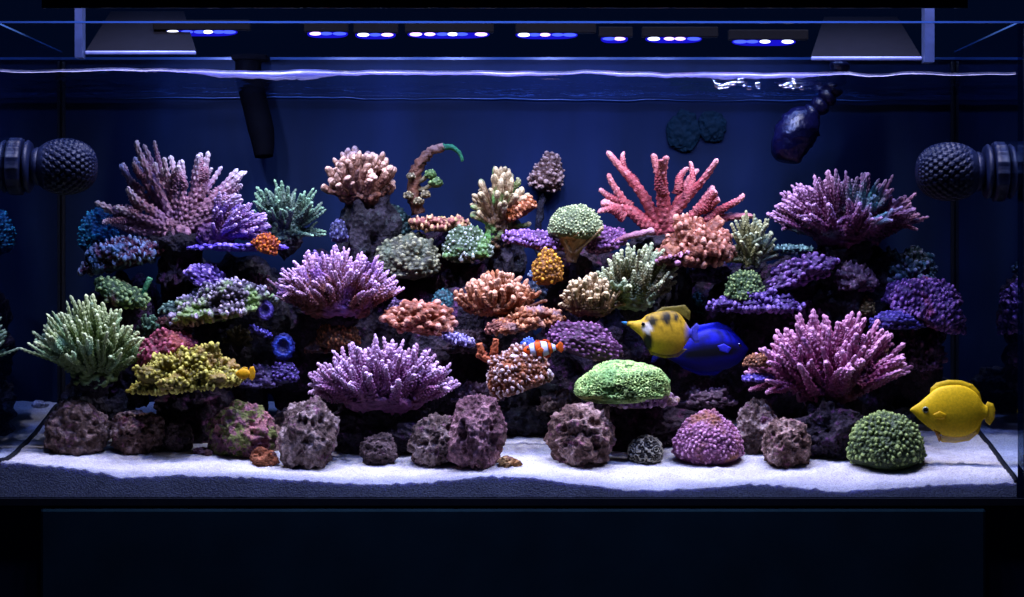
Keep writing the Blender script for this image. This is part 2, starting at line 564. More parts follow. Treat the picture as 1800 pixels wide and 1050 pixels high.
# ------------------------------------------------------------------ lighting canopy with its LEDs
hood = thing('light_canopy', 'dark canopy light hung over the tank with white end reflectors and blue LED bars', 'aquarium light', W(900, -80, 0.3))
hl = hood.location
def hpart(name, me, mat):
    return link(name, me, mat, hood, tuple(-hl))
zH = ZC + 0.80
sM = S(0.3)
xa, xb = (128 - 900) * S(0.05), (1648 - 900) * S(0.05)
zf = ZC + (HY - 14) * S(-0.24)
hpart('front_shroud', box_mesh('front_shroud', xa, xb, -0.240, -0.232, zf, zH + 0.02), M_blackplastic)  # overhang ahead of the pane made up to house the front lamps
hpart('back_shroud', box_mesh('back_shroud', xa, xb, 0.560, 0.568, zH - 0.12, zH + 0.02), M_blackplastic)
hpart('roof_plate', box_mesh('roof_plate', xa, xb, -0.2315, 0.5595, zH + 0.006, zH + 0.018), M_blackplastic)
# end caps: pale metal frame and white sloping reflector
for s, (x0, x1) in ((1, (133, 146)), (-1, (1624, 1641))):
    x0w, x1w = (x0 - 900) * S(0.10), (x1 - 900) * S(0.10)
    hpart('end_frame', box_mesh('end_frame', x0w, x1w, 0.09, 0.125, ZC + (HY - (102 if s > 0 else 110)) * S(0.1), zH), M_alu)
    xi = x1w + 0.001 if s > 0 else x0w - 0.001
    xo = xi + s * 0.20
    zlow = ZC + (HY - (96 if s > 0 else 106)) * S(0.12)
    zup = zlow + 0.10
    v = [(xi, 0.12, zlow), (xo, 0.12, zlow), (xo - s * 0.06, 0.40, zup), (xi, 0.40, zup),
         (xi, 0.12, zlow + 0.006), (xo, 0.12, zlow + 0.006), (xo - s * 0.06, 0.40, zup + 0.006), (xi, 0.40, zup + 0.006)]
    f = [(0, 1, 2, 3), (4, 7, 6, 5), (0, 4, 5, 1), (1, 5, 6, 2), (2, 6, 7, 3), (3, 7, 4, 0)]
    hpart('reflector', mesh_np('reflector', v, f, False), M_white)
    hpart('reflector_lip', box_mesh('reflector_lip', min(xi, xo), max(xi, xo), 0.112, 0.1195, zlow - 0.001, zlow + 0.006, 0.002), M_lip)
def emit_mat(name, col, st):
    m = bpy.data.materials.new(name)
    m.use_nodes = True
    nt = m.node_tree
    nt.nodes.remove(nt.nodes['Principled BSDF'])
    e = N(nt, 'ShaderNodeEmission')
    e.inputs[0].default_value = (*col, 1)
    e.inputs[1].default_value = st
    nt.links.new(e.outputs[0], nt.nodes['Material Output'].inputs[0])
    return m
E_blue = emit_mat('led_royal_blue', (0.06, 0.10, 1.0), 1.6)
E_strip = emit_mat('led_diffuser_blue', (0.012, 0.008, 0.75), 0.75)  # glow added as the blue halo around the LEDs
E_white = emit_mat('led_cool_white', (0.75, 0.78, 1.0), 3.5)
E_pink = emit_mat('led_violet', (0.8, 0.45, 1.0), 2.5)
v0, f0 = ico(3)
dome = fast_tri_mesh('led_lens', np.stack([v0[:, 0], v0[:, 1], v0[:, 2] * 0.8], 1), f0)
# visible LED bars
bars = [(270, 440, 57, [(305, 'w'), (330, 'b'), (352, 'b'), (366, 'w'), (385, 'b'), (402, 'b')]),
        (535, 612, 60, [(556, 'p'), (574, 'b'), (596, 'b')]),
        (622, 700, 62, [(640, 'w'), (660, 'b'), (680, 'p')]),
        (712, 868, 61, [(732, 'p'), (756, 'p'), (778, 'b'), (796, 'w'), (812, 'b'), (845, 'p')]),
        (906, 1048, 62, [(922, 'w'), (940, 'b'), (958, 'p'), (980, 'b'), (1000, 'b')]),
        (1052, 1112, 69, [(1072, 'b'), (1088, 'p')]),
        (1128, 1262, 69, [(1150, 'w'), (1176, 'p'), (1195, 'p'), (1218, 'b')]),
        (1280, 1420, 74, [(1302, 'b'), (1322, 'b'), (1344, 'w'), (1383, 'w')])]
for x0, x1, row, leds in bars:
    dd = 0.26
    s = S(dd)
    zr = ZC + (HY - row) * s
    bar = hpart('led_bar', box_mesh('led_bar', (x0 - 900) * s, (x1 - 900) * s, dd - 0.012, dd + 0.012, zr + 0.003, zr + 0.022, 0.002), M_ledbar)
    ld = bpy.data.lights.new('led_bar_light', 'SPOT')
    ld.energy = 1.35 * len(leds)
    ld.color = (0.30, 0.38, 1.0)
    ld.spot_size = R(80)
    ld.spot_blend = 1.0
    ld.shadow_soft_size = 0.02
    lo = bpy.data.objects.new('led_bar_light', ld)
    C.objects.link(lo)
    lo.parent = hood
    lo.location = Vector((((x0 + x1) / 2 - 900) * s, dd + 0.03, zr - 0.024)) - hl
    lo.rotation_euler = (R(63), 0, 0)
    l0, l1 = leds[0][0] - 16, leds[-1][0] + 16
    strip = fast_tri_mesh('diffuser', np.sign(v0) * np.abs(v0) ** np.array([0.5, 1.0, 1.0]) * np.array([(l1 - l0) * 0.5 * s, 0.008, 0.0075]), f0)
    link('diffuser', strip, E_strip, bar, Vector((((l0 + l1) / 2 - 900) * s, dd, zr)))
    for lx, c in leds:
        o = link('led_lens', dome, {'w': E_white, 'b': E_blue, 'p': E_pink}[c], bar, Vector(((lx - 900) * s, dd - 0.004, zr)))
        o.scale = (0.0125 if c != 'b' else 0.014, 0.0065, 0.0046 if c != 'b' else 0.0044)
# unseen lamps added under the canopy's roof to light the tank
k = 0
for yy in (-0.17, 0.0, 0.42):
    for lx in np.linspace(230, 1570, 7):
        x = (lx - 900) * sM
        hpart('led_module', box_mesh('led_module', x - 0.05, x + 0.05, yy - 0.035, yy + 0.035, zH - 0.012, zH + 0.0055, 0.003), M_blackplastic)
        ld = bpy.data.lights.new('led_module_light', 'SPOT')
        ld.energy = LED_POWER * (1.2 if yy < 0 else 1.5 if yy < 0.2 else 0.3)
        ld.color = (0.34, 0.40, 1.0) if yy < 0 else ((0.84, 0.80, 1.0), (0.98, 0.84, 1.0), (0.74, 0.74, 1.0))[k % 3] if yy < 0.2 else (0.22, 0.34, 1.0)  # front row is added blue fill from ahead of the glass
        ld.spot_size = R(112)
        ld.spot_blend = 0.6
        ld.shadow_soft_size = 0.022
        lo = bpy.data.objects.new('led_module_light', ld)
        C.objects.link(lo)
        lo.parent = hood
        lo.location = Vector((x, yy, zH - 0.036)) - hl
        k += 1

# ------------------------------------------------------------------ coral builders
def branch_mesh(seed, style):
    rg = np.random.default_rng(seed)
    sides, rings = 30, 70
    t = np.linspace(0, 1, rings)
    rad = {'acro': 1.0 - 0.6 * t, 'smooth': 1.0 - 0.55 * t, 'stub': 0.85 + 0.12 * t, 'thin': 1.0 - 0.35 * t}[style]
    cap = {'acro': 0.07, 'smooth': 0.06, 'stub': 0.16, 'thin': 0.05}[style]
    rad = rad * np.sqrt(np.clip(1 - np.clip((t - (1 - cap)) / cap, 0, 1) ** 2, 0.0, 1))
    b1, b2 = rg.uniform(-0.2, 0.2), rg.uniform(-0.12, 0.12)
    amp = {'acro': 0.62, 'smooth': 0.30, 'stub': 0.20, 'thin': 0.4}[style]
    rows = {'acro': 13, 'smooth': 15, 'stub': 5, 'thin': 12}[style]
    nth = 6
    ph = rg.uniform(0, 6.28, 64)
    hgt = rg.uniform(0.2, 1.4, (rows + 2, nth))
    v, tip = [], []
    for i in range(rings):
        cx = b1 * t[i] ** 2 + 0.03 * math.sin(6 * t[i] + ph[0])
        cyy = b2 * t[i] ** 2 + 0.03 * math.sin(5 * t[i] + ph[1]) - 0.03 * math.sin(ph[1])
        cx -= 0.03 * math.sin(ph[0])
        r_ = t[i] * rows
        ri = int(math.floor(r_))
        fr = r_ - ri
        axial = math.sin(math.pi * fr) ** 1.5
        for j in range(sides):
            th = 2 * math.pi * j / sides
            u = (th / (2 * math.pi) * nth + (0.5 if ri % 2 else 0.0) + 0.12 * math.sin(ph[ri % 60])) % nth
            ui = int(u)
            ang = math.sin(math.pi * (u - ui)) ** 1.5
            bump = amp * axial * ang * hgt[ri, ui]
            r = rad[i] * (1 + bump) if t[i] < 0.995 else rad[i]
            # radius is in units of object scale x/y; bends are in length units / 10
            v.append((r * math.cos(th) + cx * 11, r * math.sin(th) + cyy * 11, t[i]))
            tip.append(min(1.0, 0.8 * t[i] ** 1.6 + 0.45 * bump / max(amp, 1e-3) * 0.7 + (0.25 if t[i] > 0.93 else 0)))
    f = []
    for i in range(rings - 1):
        for j in range(sides):
            a, b = i * sides + j, i * sides + (j + 1) % sides
            f += [(a, b, b + sides), (a, b + sides, a + sides)]
    nv = len(v)
    v.append((0, 0, 0)); tip.append(0)
    v.append((v[nv - sides][0], v[nv - sides][1], 1.0)); tip.append(1)
    for j in range(sides):
        f.append((nv, (j + 1) % sides, j))
        f.append((nv + 1, (rings - 1) * sides + j, (rings - 1) * sides + (j + 1) % sides))
    return fast_tri_mesh('branch', np.array(v), np.array(f), np.array(tip))

BR = {s: [branch_mesh(100 * k + i, s) for i in range(7)] for k, s in enumerate(('acro', 'smooth', 'stub', 'thin'))}

def place_branch(root, base, start, dirv, L, thick, mat, style, rg, name='branch'):
    me = BR[style][rg.integers(7)]
    o = link(name, me, mat, root)
    q = Vector((0, 0, 1)).rotation_difference(Vector(dirv))
    q = q @ Quaternion((0, 0, 1), float(rg.uniform(0, 6.28)))
    o.rotation_mode = 'QUATERNION'
    o.rotation_quaternion = q
    o.location = Vector(start) - base
    o.scale = (thick, thick, L)
    return o

def lump(n, radii, seed, rough=0.25, freq=2.2, flat=None, octv=4):
    v, f = ico(n)
    P = v.copy()
    r = 1 + rough * fbm(v * freq + seed * 3.7, seed, octv)
    P = P * r[:, None] * np.array(radii)
    if flat is not None:
        P[:, 2] = np.maximum(P[:, 2], -flat)
    return P, f

def bush(name, label, px, py, d, rx, h, ry, n, thick, mat, phi=(5, 88), az=(0, 360), fork=0.4, style='acro', start=0.12,
         seed=1, core=0.3, stalk=0, lean=(0.0, 0.0), core_mat=None, jit=0.16, lenj=(0.82, 1.06), group=None, cat='coral', fan=None, table=0.0, lift=0.45, fspread=0.42, ft=(0.35, 0.62)):
    rg = np.random.default_rng(seed)
    k = S(d)
    base = W(px, py, d)
    root = thing(name, label, cat, base, group)
    s0, s1 = math.sin(R(phi[0])), math.sin(R(phi[1]))
    span = R(az[1] - az[0])
    for i in range(n):
        sp = s0 + (s1 - s0) * (i + 0.5) / n
        a = R(az[0]) + ((i * 2.399963) % (2 * math.pi)) / (2 * math.pi) * span
        ph = math.asin(sp)
        dv = np.array([math.cos(ph) * math.cos(a), math.cos(ph) * math.sin(a), math.sin(ph)])
        if fan is not None:
            th_ = R(fan[0] + (fan[1] - fan[0]) * ((i + 0.5) / n if n < 14 else (i * 0.618034) % 1.0))
            dv = np.array([math.cos(th_), rg.uniform(-0.45, 0.35) * ry / rx, math.sin(th_)])
        else:
            if dv[1] < 0:
                dv[2] += lift * -dv[1]
            dv = dv * np.array([rx, ry, h]) / max(rx, ry, h)
        dv /= np.linalg.norm(dv)
        dv = dv + rg.normal(0, jit, 3) * np.array([1, 1, 0.7]) + np.array([lean[0], 0, lean[1]])
        dv /= np.linalg.norm(dv)
        if table > 0:
            rho = math.sqrt((i + 0.5) / n)
            aa = i * 2.399963 + rg.normal(0, 0.3)
            ux, uy = rho * math.cos(aa), rho * math.sin(aa)
            root_p = np.array([ux * rx * table, uy * ry * table, h * 0.20 * (1 - rho ** 2) + h * 0.06 * rho]) * k
            tip_p = np.array([ux * rx * (1.0 + rg.normal(0, 0.08)), uy * ry * (1.0 + rg.normal(0, 0.1)), h * math.sqrt(max(0.0, 1 - 0.93 * rho ** 2)) * rg.uniform(0.76, 1.08) + h * rg.normal(0, 0.04)]) * k
            if rg.random() < 0.10:
                continue
            tip_p[0] += lean[0] * h * k
            if uy < 0:
                tip_p[2] += 0.10 * h * k * -uy
            dv = tip_p - root_p
            Lt = np.linalg.norm(dv)
            dv = dv / Lt
            place_branch(root, base, np.array(base) + root_p, dv, Lt, thick * k * 0.5 * rg.uniform(0.65, 1.25), mat, style, rg)
            if rg.random() < fork:
                dv2 = dv + rg.normal(0, 0.3, 3)
                dv2 /= np.linalg.norm(dv2)
                place_branch(root, base, np.array(base) + root_p + dv * Lt * 0.5, dv2, Lt * 0.42, thick * k * 0.38, mat, style, rg)
            continue
        r = 1 / math.sqrt((dv[0] / rx) ** 2 + (dv[1] / ry) ** 2 + (dv[2] / h) ** 2)
        L = r * k * rg.uniform(*lenj)
        th = thick * k * 0.5 * rg.uniform(0.82, 1.18)
        st = np.array(base) + dv * L * start
        L2 = L * (1 - start)
        place_branch(root, base, st, dv, L2, th, mat, style, rg)
        nf = int(fork) + (1 if rg.random() < fork - int(fork) else 0)
        for _ in range(nf):
            t = rg.uniform(*ft)
            dv2 = dv + rg.normal(0, fspread, 3)
            dv2[2] += 0.08
            dv2 /= np.linalg.norm(dv2)
            if dv2 @ dv < 0.6:
                dv2 = dv2 + dv
                dv2 /= np.linalg.norm(dv2)
            place_branch(root, base, st + dv * L2 * t, dv2, L2 * (1 - t) * rg.uniform(0.7, 1.05), th * 0.82, mat, style, rg)
    if core > 0:
        if table > 0:
            P, f = lump(5, (rx * table * 0.98 * k, ry * table * 0.98 * k, h * 0.2 * k), seed, 0.12)
            P[:, 2] += h * 0.04 * k
        else:
            P, f = lump(5, (rx * core * k, ry * core * k, h * core * 0.9 * k), seed, 0.2)
            P[:, 2] += h * core * 0.2 * k
        P, tp = knobs(P, vert_normals(P, f), thick * 0.42 * k, thick * 0.35 * k, seed, 0.2, 1.0)
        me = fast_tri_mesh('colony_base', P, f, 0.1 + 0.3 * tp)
        link('colony_base', me, core_mat or mat, root)
    if stalk > 0:
        P, f = lump(5, (1, 1, 1), seed + 5, 0.22, 2.6)
        w = (0.26 + 0.16 * np.clip(P[:, 2], -1, 1)) * rx * k
        Q = np.stack([P[:, 0] * w, P[:, 1] * w * 0.8, (P[:, 2] - 0.85) * stalk * 0.55 * k], 1)
        link('stalk', fast_tri_mesh('stalk', Q, f, np.full(len(P), 0.1)), core_mat or M_darkrock, root)
    return root

M_tealfilm = plain_mat('teal_algae_film', (0.0016, 0.013, 0.022), 0.7, 0.1)
M_darkrock = rock_mat((30, 24, 32), (44, 36, 46), (52, 34, 54), 0.3)

def knobs(v, nrm, radius, height, seed, up=0.0, power=1.0, mask=None, jitter=0.35, maxn=420):
    """raise rounded knobs spread at the given spacing over a surface"""
    rg = np.random.default_rng(seed)
    order = rg.permutation(len(v))
    cents = []
    alive = np.ones(len(v), bool)
    if mask is not None:
        alive &= mask
    vw = v + radius * 0.32 * np.stack([vnoise(v / radius * 0.9 + 11 * q, seed + q) for q in range(3)], 1)
    vw = vw * np.array(((1, 1, 0.62), (0.66, 0.9, 1), (1, 1, 0.85))[seed % 3])
    kd = KDTree(len(v))
    for i, p in enumerate(vw.tolist()):
        kd.insert(p, i)
    kd.balance()
    best = np.full(len(v), 9.0)
    amp = np.ones(len(v))
    for i in order:
        if alive[i]:
            near = kd.find_range(vw[i].tolist(), radius * 1.55)
            ids = np.fromiter((q[1] for q in near), dtype=np.int64, count=len(near))
            ds = np.fromiter((q[2] for q in near), dtype=float, count=len(near))
            alive[ids] = False
            alive[i] = False
            dd = ds / (radius * rg.uniform(0.65, 1.25))
            m = dd < best[ids]
            best[ids[m]] = dd[m]
            amp[ids[m]] = rg.uniform(1 - jitter * 1.5, 1 + jitter)
            cents.append(i)
            if len(cents) >= maxn:
                break
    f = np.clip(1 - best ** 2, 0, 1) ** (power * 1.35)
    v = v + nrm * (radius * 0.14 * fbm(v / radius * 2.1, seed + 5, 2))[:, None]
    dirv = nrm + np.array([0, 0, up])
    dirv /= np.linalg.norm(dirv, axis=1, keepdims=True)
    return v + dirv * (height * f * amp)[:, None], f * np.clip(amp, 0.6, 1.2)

def knobby(name, label, px, py, d, rx, rz, ry, knob, kh, mat, seed=1, shape='dome', up=0.3, n=6, rough=0.12, freq=2.0, tilt=(0, 0, 0),
           power=0.8, group=None, parent=None, cat='coral', low=0.35, maxn=1500, jitter=0.4):
    """one continuous colony surface: a dome, plate or bowl covered in raised knobs; (px, py) is the middle of its foot"""
    k = S(d)
    n = 7 if (rx >= 64 and n == 6) else n
    v, f = ico(n)
    P = v.copy()
    r = 1 + rough * fbm(v * freq + seed * 1.9, seed, 3)
    if shape == 'dome':
        P = P * r[:, None]
        P[:, 2] = np.where(P[:, 2] > 0, P[:, 2], P[:, 2] * low)
    elif shape == 'plate':
        rad = np.sqrt(P[:, 0] ** 2 + P[:, 1] ** 2)
        wav = 0.35 * fbm(v * freq * 1.4 + seed, seed + 3, 3)
        P = P * r[:, None]
        P[:, 2] = np.where(P[:, 2] > 0, P[:, 2] * 0.55, P[:, 2] * 0.35) + wav * 0.6 * rad + 0.25 * rad ** 2 - 0.15
    elif shape == 'bowl':
        rad = np.sqrt(P[:, 0] ** 2 + P[:, 1] ** 2)
        P = P * r[:, None]
        P[:, 2] = np.where(P[:, 2] > 0, P[:, 2] * 0.2, P[:, 2] * 0.25) + 0.85 * rad ** 2 - 0.3
    P = P * np.array([rx, ry, rz]) * k
    nrm = vert_normals(P, f)
    P2, tp = knobs(P, nrm, knob * 0.64 * k, kh * 0.78 * k, seed, up, power, nrm[:, 2] > -0.45, jitter, maxn)
    if any(tilt):
        rot = np.array(Matrix.Rotation(R(tilt[2]), 3, 'Z') @ Matrix.Rotation(R(tilt[1]), 3, 'Y') @ Matrix.Rotation(R(tilt[0]), 3, 'X'))
        P2 = P2 @ rot.T
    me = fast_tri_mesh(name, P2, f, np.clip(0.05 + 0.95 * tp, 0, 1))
    if parent is not None:
        return link(name, me, mat, parent, W(px, py, d) - parent.location)
    o = link(name, me, mat, None, W(px, py, d))
    return tag(o, label, cat, group)

def brain(name, label, px, py, d, rx, rz, ry, mat, seed=1, n=7, freq=11.0, depth=4.0, rough=0.06, low=0.5, cat='coral', ridges=7.0):
    """massive coral head with winding ridges and valleys"""
    k = S(d)
    v, f = ico(n)
    base = 1 + rough * fbm(v * 1.8 + seed, seed, 3)
    g = fbm(v * freq * 0.33 + seed * 2.2, seed + 9, 2)
    rdg = np.sin(g * ridges + 0.6 * vnoise(v * freq, seed + 4))
    rdg = np.sign(rdg) * np.abs(rdg) ** 0.7
    P = v * base[:, None]
    P[:, 2] = np.where(P[:, 2] > 0, P[:, 2], P[:, 2] * low)
    P = P * np.array([rx, ry, rz]) * k
    nrm = vert_normals(P, f)
    P = P + nrm * (depth * k * 0.5 * rdg)[:, None]
    me = fast_tri_mesh(name, P, f, np.clip(0.5 + 0.5 * rdg, 0, 1))
    return tag(link(name, me, mat, None, W(px, py, d)), label, cat)

def rock(name, label, px, py, d, rx, rz, ry, mat, seed=1, n=6, rough=0.22, pits=26, pit=0.20, pd=0.16, low=0.6, group=None, sink=0.0, knob=0.0):
    """porous boulder; (px, py) is the middle of the visible boulder"""
    k = S(d)
    v, f = ico(n)
    rg = np.random.default_rng(seed)
    r = 1 + rough * fbm(v * 1.7 + seed * 5.1, seed, 5, 0.55) + 0.05 * (0.6 - np.abs(fbm(v * 4.5 + seed, seed + 7, 3))) + 0.028 * fbm(v * 11 + seed, seed + 8, 3)
    for _ in range(pits):
        c = rg.normal(0, 1, 3)
        c /= np.linalg.norm(c)
        w = pit * rg.uniform(0.45, 1.15)
        dd = np.sqrt(((v - c) ** 2).sum(1)) / w
        r = r - pd * rg.uniform(0.4, 1.2) * np.clip(1 - dd ** 2, 0, 1) ** 1.3 + 0.035 * np.exp(-((dd - 1.15) / 0.3) ** 2)
    P = v * r[:, None] * np.array([rx, ry, rz]) * k
    if knob > 0:
        nrm = vert_normals(P, f)
        P, _t = knobs(P, nrm, knob * k, knob * 0.5 * k, seed, 0, 1.0, None, 0.6, 200)
    me = fast_tri_mesh(name, P, f, np.full(len(P), 0.4))
    return tag(link(name, me, mat, None, W(px, py, d)), label, 'rock', group)

def tube_mesh(name, pts, rad, sides=14, bump=0.15, seed=1, tip0=0.1, tip1=1.0):
    pts = [Vector(p) for p in pts]
    n = len(pts)
    v, tip, f = [], [], []
    rg = np.random.default_rng(seed)
    for i, p in enumerate(pts):
        t = (pts[min(i + 1, n - 1)] - pts[max(i - 1, 0)]).normalized()
        u = t.cross(Vector((0, 1, 0.01)))
        if u.length < 1e-3:
            u = Vector((1, 0, 0))
        u.normalize()
        w = t.cross(u)
        for j in range(sides):
            a = 2 * math.pi * j / sides
            r = rad[i] * (1 + bump * rg.normal())
            v.append(p + (u * math.cos(a) + w * math.sin(a)) * r)
            tip.append(tip0 + (tip1 - tip0) * i / (n - 1))
        if i:
            for j in range(sides):
                a, b = (i - 1) * sides + j, (i - 1) * sides + (j + 1) % sides
                f += [(a, b, b + sides), (a, b + sides, a + sides)]
    nv = len(v)
    v += [pts[0], pts[-1]]
    tip += [tip0, tip1]
    for j in range(sides):
        f.append((nv, (j + 1) % sides, j))
        f.append((nv + 1, (n - 1) * sides + j, (n - 1) * sides + (j + 1) % sides))
    return fast_tri_mesh(name, np.array([p[:] for p in v]), np.array(f), np.array(tip))

def smooth_path(ctrl, n=30):
    ctrl = [Vector(c) for c in ctrl]
    out = []
    m = len(ctrl) - 1
    for i in range(n):
        t = i / (n - 1) * m
        k = min(int(t), m - 1)
        u = t - k
        p0, p1, p2, p3 = ctrl[max(k - 1, 0)], ctrl[k], ctrl[k + 1], ctrl[min(k + 2, m)]
        out.append(0.5 * ((2 * p1) + (-p0 + p2) * u + (2 * p0 - 5 * p1 + 4 * p2 - p3) * u * u + (-p0 + 3 * p1 - 3 * p2 + p3) * u ** 3))
    return out

# ------------------------------------------------------------------ reef rock behind and under the corals
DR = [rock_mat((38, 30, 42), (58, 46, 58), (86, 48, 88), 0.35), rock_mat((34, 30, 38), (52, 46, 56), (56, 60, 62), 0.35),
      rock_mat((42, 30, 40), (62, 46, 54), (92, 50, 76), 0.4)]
reef = [  # px, py, d, rx, rz, ry, label
    (205, 610, 0.40, 75, 115, 70, 'dark reef rock rising behind the mint green bush coral'),
    (395, 600, 0.44, 120, 150, 80, 'dark reef rock wall under the lilac staghorn coral'),
    (320, 470, 0.40, 40, 80, 50, 'dark rock pillar directly beneath the lilac staghorn'),
    (600, 610, 0.46, 130, 140, 80, 'dark reef rock wall under the violet bowl coral'),
    (645, 420, 0.44, 48, 80, 50, 'blue grey rock column under the tan cauliflower coral'),
    (770, 500, 0.50, 95, 90, 70, 'dark rock ledge below the small green and white plate coral'),
    (815, 640, 0.44, 110, 130, 70, 'dark reef rock wall behind the orange and white speckled coral'),
    (890, 440, 0.46, 32, 65, 40, 'slender dark rock spire under the green and tan finger coral'),
    (1010, 500, 0.45, 70, 75, 60, 'dark rock shelf beneath the pale green cup coral'),
    (1040, 640, 0.48, 130, 120, 70, 'dark reef rock wall behind the lime green brain coral'),
    (1175, 480, 0.42, 42, 85, 50, 'dark rock column under the salmon pink staghorn'),
    (1240, 610, 0.50, 120, 140, 60, 'dark reef rock wall behind the blue fish'),
    (1340, 570, 0.40, 95, 105, 60, 'dark rock slope crusted purple below the thin branched yellow coral'),
    (1490, 520, 0.40, 70, 110, 60, 'dark rock pillar under the purple dome of finger coral'),
    (1600, 590, 0.42, 62, 110, 60, 'dark rock tower holding the stepped purple plates'),
    (1440, 640, 0.44, 120, 120, 60, 'dark reef rock wall behind the magenta bush coral'),
]
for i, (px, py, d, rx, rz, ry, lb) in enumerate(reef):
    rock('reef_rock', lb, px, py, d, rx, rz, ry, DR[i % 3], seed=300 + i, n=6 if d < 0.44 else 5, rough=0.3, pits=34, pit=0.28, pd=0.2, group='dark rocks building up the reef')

# low dark rocks that carry the front corals
for i, (px, py, rx, rz, dpy, lb) in enumerate([
    (165, 730, 62, 70, 772, 'black rock base under the mint green bush coral'),
    (350, 735, 70, 62, 780, 'black rock base under the yellow green mound coral'),
    (672, 760, 105, 62, 800, 'black rock base under the purple bush coral by the sand'),
    (915, 730, 70, 55, 768, 'black rock heap under the orange and white speckled coral'),
    (1120, 755, 82, 55, 795, 'black rock base under the lime green brain coral'),
    (1462, 765, 62, 60, 812, 'black rock base under the magenta bush coral'),
    (1590, 690, 70, 50, 730, 'black rock heap behind the yellow disc shaped fish')]):
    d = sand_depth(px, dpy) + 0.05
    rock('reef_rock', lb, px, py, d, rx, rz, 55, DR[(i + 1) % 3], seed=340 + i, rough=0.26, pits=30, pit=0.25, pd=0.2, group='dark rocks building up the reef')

# ------------------------------------------------------------------ boulders along the sand
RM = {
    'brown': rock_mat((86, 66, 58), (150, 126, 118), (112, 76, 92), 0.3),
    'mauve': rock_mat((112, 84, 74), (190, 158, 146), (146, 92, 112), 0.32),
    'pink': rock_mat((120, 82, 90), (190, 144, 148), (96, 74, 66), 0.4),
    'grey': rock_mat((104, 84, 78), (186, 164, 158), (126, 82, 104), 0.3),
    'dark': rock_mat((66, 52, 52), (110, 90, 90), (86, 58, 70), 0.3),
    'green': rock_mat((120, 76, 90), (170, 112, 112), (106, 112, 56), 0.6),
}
def on_sand(px, foot, dd=0.0):
    return sand_depth(px, foot) + dd
for i, (x0, x1, y0, foot, m, lb, kb) in enumerate([
    (75, 192, 706, 800, 'brown', 'broad dark brown boulder with a white patch beside the glass pane', 0),
    (193, 284, 726, 799, 'mauve', 'pitted mauve brown boulder second from the glass pane', 0),
    (284, 342, 741, 797, 'dark', 'small dull brown stone between the pitted boulder and the pink round one', 0),
    (370, 482, 714, 806, 'green', 'round pink boulder with olive green foot', 6),
    (492, 592, 706, 826, 'grey', 'knobbly grey mauve boulder leaning under the purple bush coral', 7),
    (636, 698, 764, 820, 'dark', 'small dark rock in the shadow below the purple bush coral', 6),
    (726, 815, 735, 822, 'grey', 'grey stone with pale flecks beside the striped pink boulder', 6),
    (790, 886, 700, 827, 'pink', 'tall pink boulder with ledges beside the open sand', 8),
    (970, 1078, 714, 822, 'mauve', 'rugged mauve boulder with deep holes below the lime brain coral', 7),
    (1155, 1200, 730, 790, 'grey', 'blue grey rock tucked behind the domed purple coral head', 0),
    (1294, 1372, 708, 800, 'grey', 'ridged grey purple boulder beside the domed coral head', 7),
    (1340, 1424, 735, 824, 'mauve', 'ridged brown mauve boulder under the magenta bush coral', 8)]):
    k = S(0.15)
    d = on_sand((x0 + x1) / 2, foot) + 0.03
    rx, rz = (x1 - x0) / 2 * 0.98, (foot - y0) / 2 * 1.06
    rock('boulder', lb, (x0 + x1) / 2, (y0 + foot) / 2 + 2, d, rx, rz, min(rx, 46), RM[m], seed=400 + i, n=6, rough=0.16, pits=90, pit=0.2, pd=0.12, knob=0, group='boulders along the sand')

# rubble lying on the sand
def rubble(lb, px, py, rx, rz, mat, seed):
    d = on_sand(px, py + rz * 0.6)
    rock('rubble_stone', lb, px, py, d, rx, rz, rx * 0.8, mat, seed=seed, n=5, rough=0.3, pits=10, pit=0.35, group='bits of rubble on the sand')
M_shell = rock_mat((170, 120, 70), (214, 176, 120), (150, 110, 90), 0.3)
rubble('yellow tan bit of rubble on the open sand', 890, 813, 14, 9, M_shell, 501)
rubble('small pale stone touching the yellow tan rubble', 906, 815, 9, 7, M_shell, 502)
rubble('orange brown stone at the foot of the leaning boulder', 462, 806, 22, 17, rock_mat((140, 78, 48), (178, 112, 76), (110, 70, 70), 0.3), 503)
rubble('mauve stone stepping up the leaning boulder', 478, 776, 20, 24, RM['mauve'], 504)
rubble('lilac stone high on the leaning boulder', 498, 744, 22, 22, RM['grey'], 505)
rubble('crumb of pink rubble beside the round pink boulder', 352, 794, 12, 7, RM['pink'], 506)
rubble('tiny pink crumb next to the small dull stone', 366, 797, 7, 6, RM['pink'], 507)
rubble('white stone lying behind the green brain coral ball', 1556, 722, 16, 9, rock_mat((180, 180, 200), (210, 210, 225)), 508)
rubble('pale rounded stone beside the snout of the yellow fish', 1592, 735, 20, 18, rock_mat((140, 140, 160), (190, 190, 210)), 509)
rubble('white chip on top of the broad dark boulder', 126, 712, 13, 7, rock_mat((190, 195, 215), (220, 222, 235)), 510)

# massive heads on the sand
d = on_sand(1246, 822)
knobby('brain_coral', 'domed purple pink coral head with rust brown foot on the sand', 1246, 790, d + 0.05, 60, 62, 52, 6.0, 4.5,
      coral_mat((140, 84, 120), (214, 160, 190), (140, 86, 56), 0.3, 20.0, mid=0.3), seed=11, n=7, low=0.5, rough=0.07, up=0.0)
d = on_sand(1558, 834)
knobby('brain_coral', 'green brain coral ball with rounded bumps beside the yellow fish', 1558, 790, d + 0.055, 65, 64, 58, 7.0, 6.0,
      coral_mat((66, 84, 44), (158, 178, 104), None, 0, mid=0.35), seed=14, n=7, low=0.68, rough=0.06, up=0.0)
brain('brain_coral', 'small striped grey olive coral ball below the lime brain coral', 1135, 796, on_sand(1135, 820) + 0.03, 30, 29, 27,
      coral_mat((58, 56, 52), (164, 160, 140), None, 0, mid=0.5), seed=17, n=6, depth=5, ridges=8, freq=9, low=0.8)

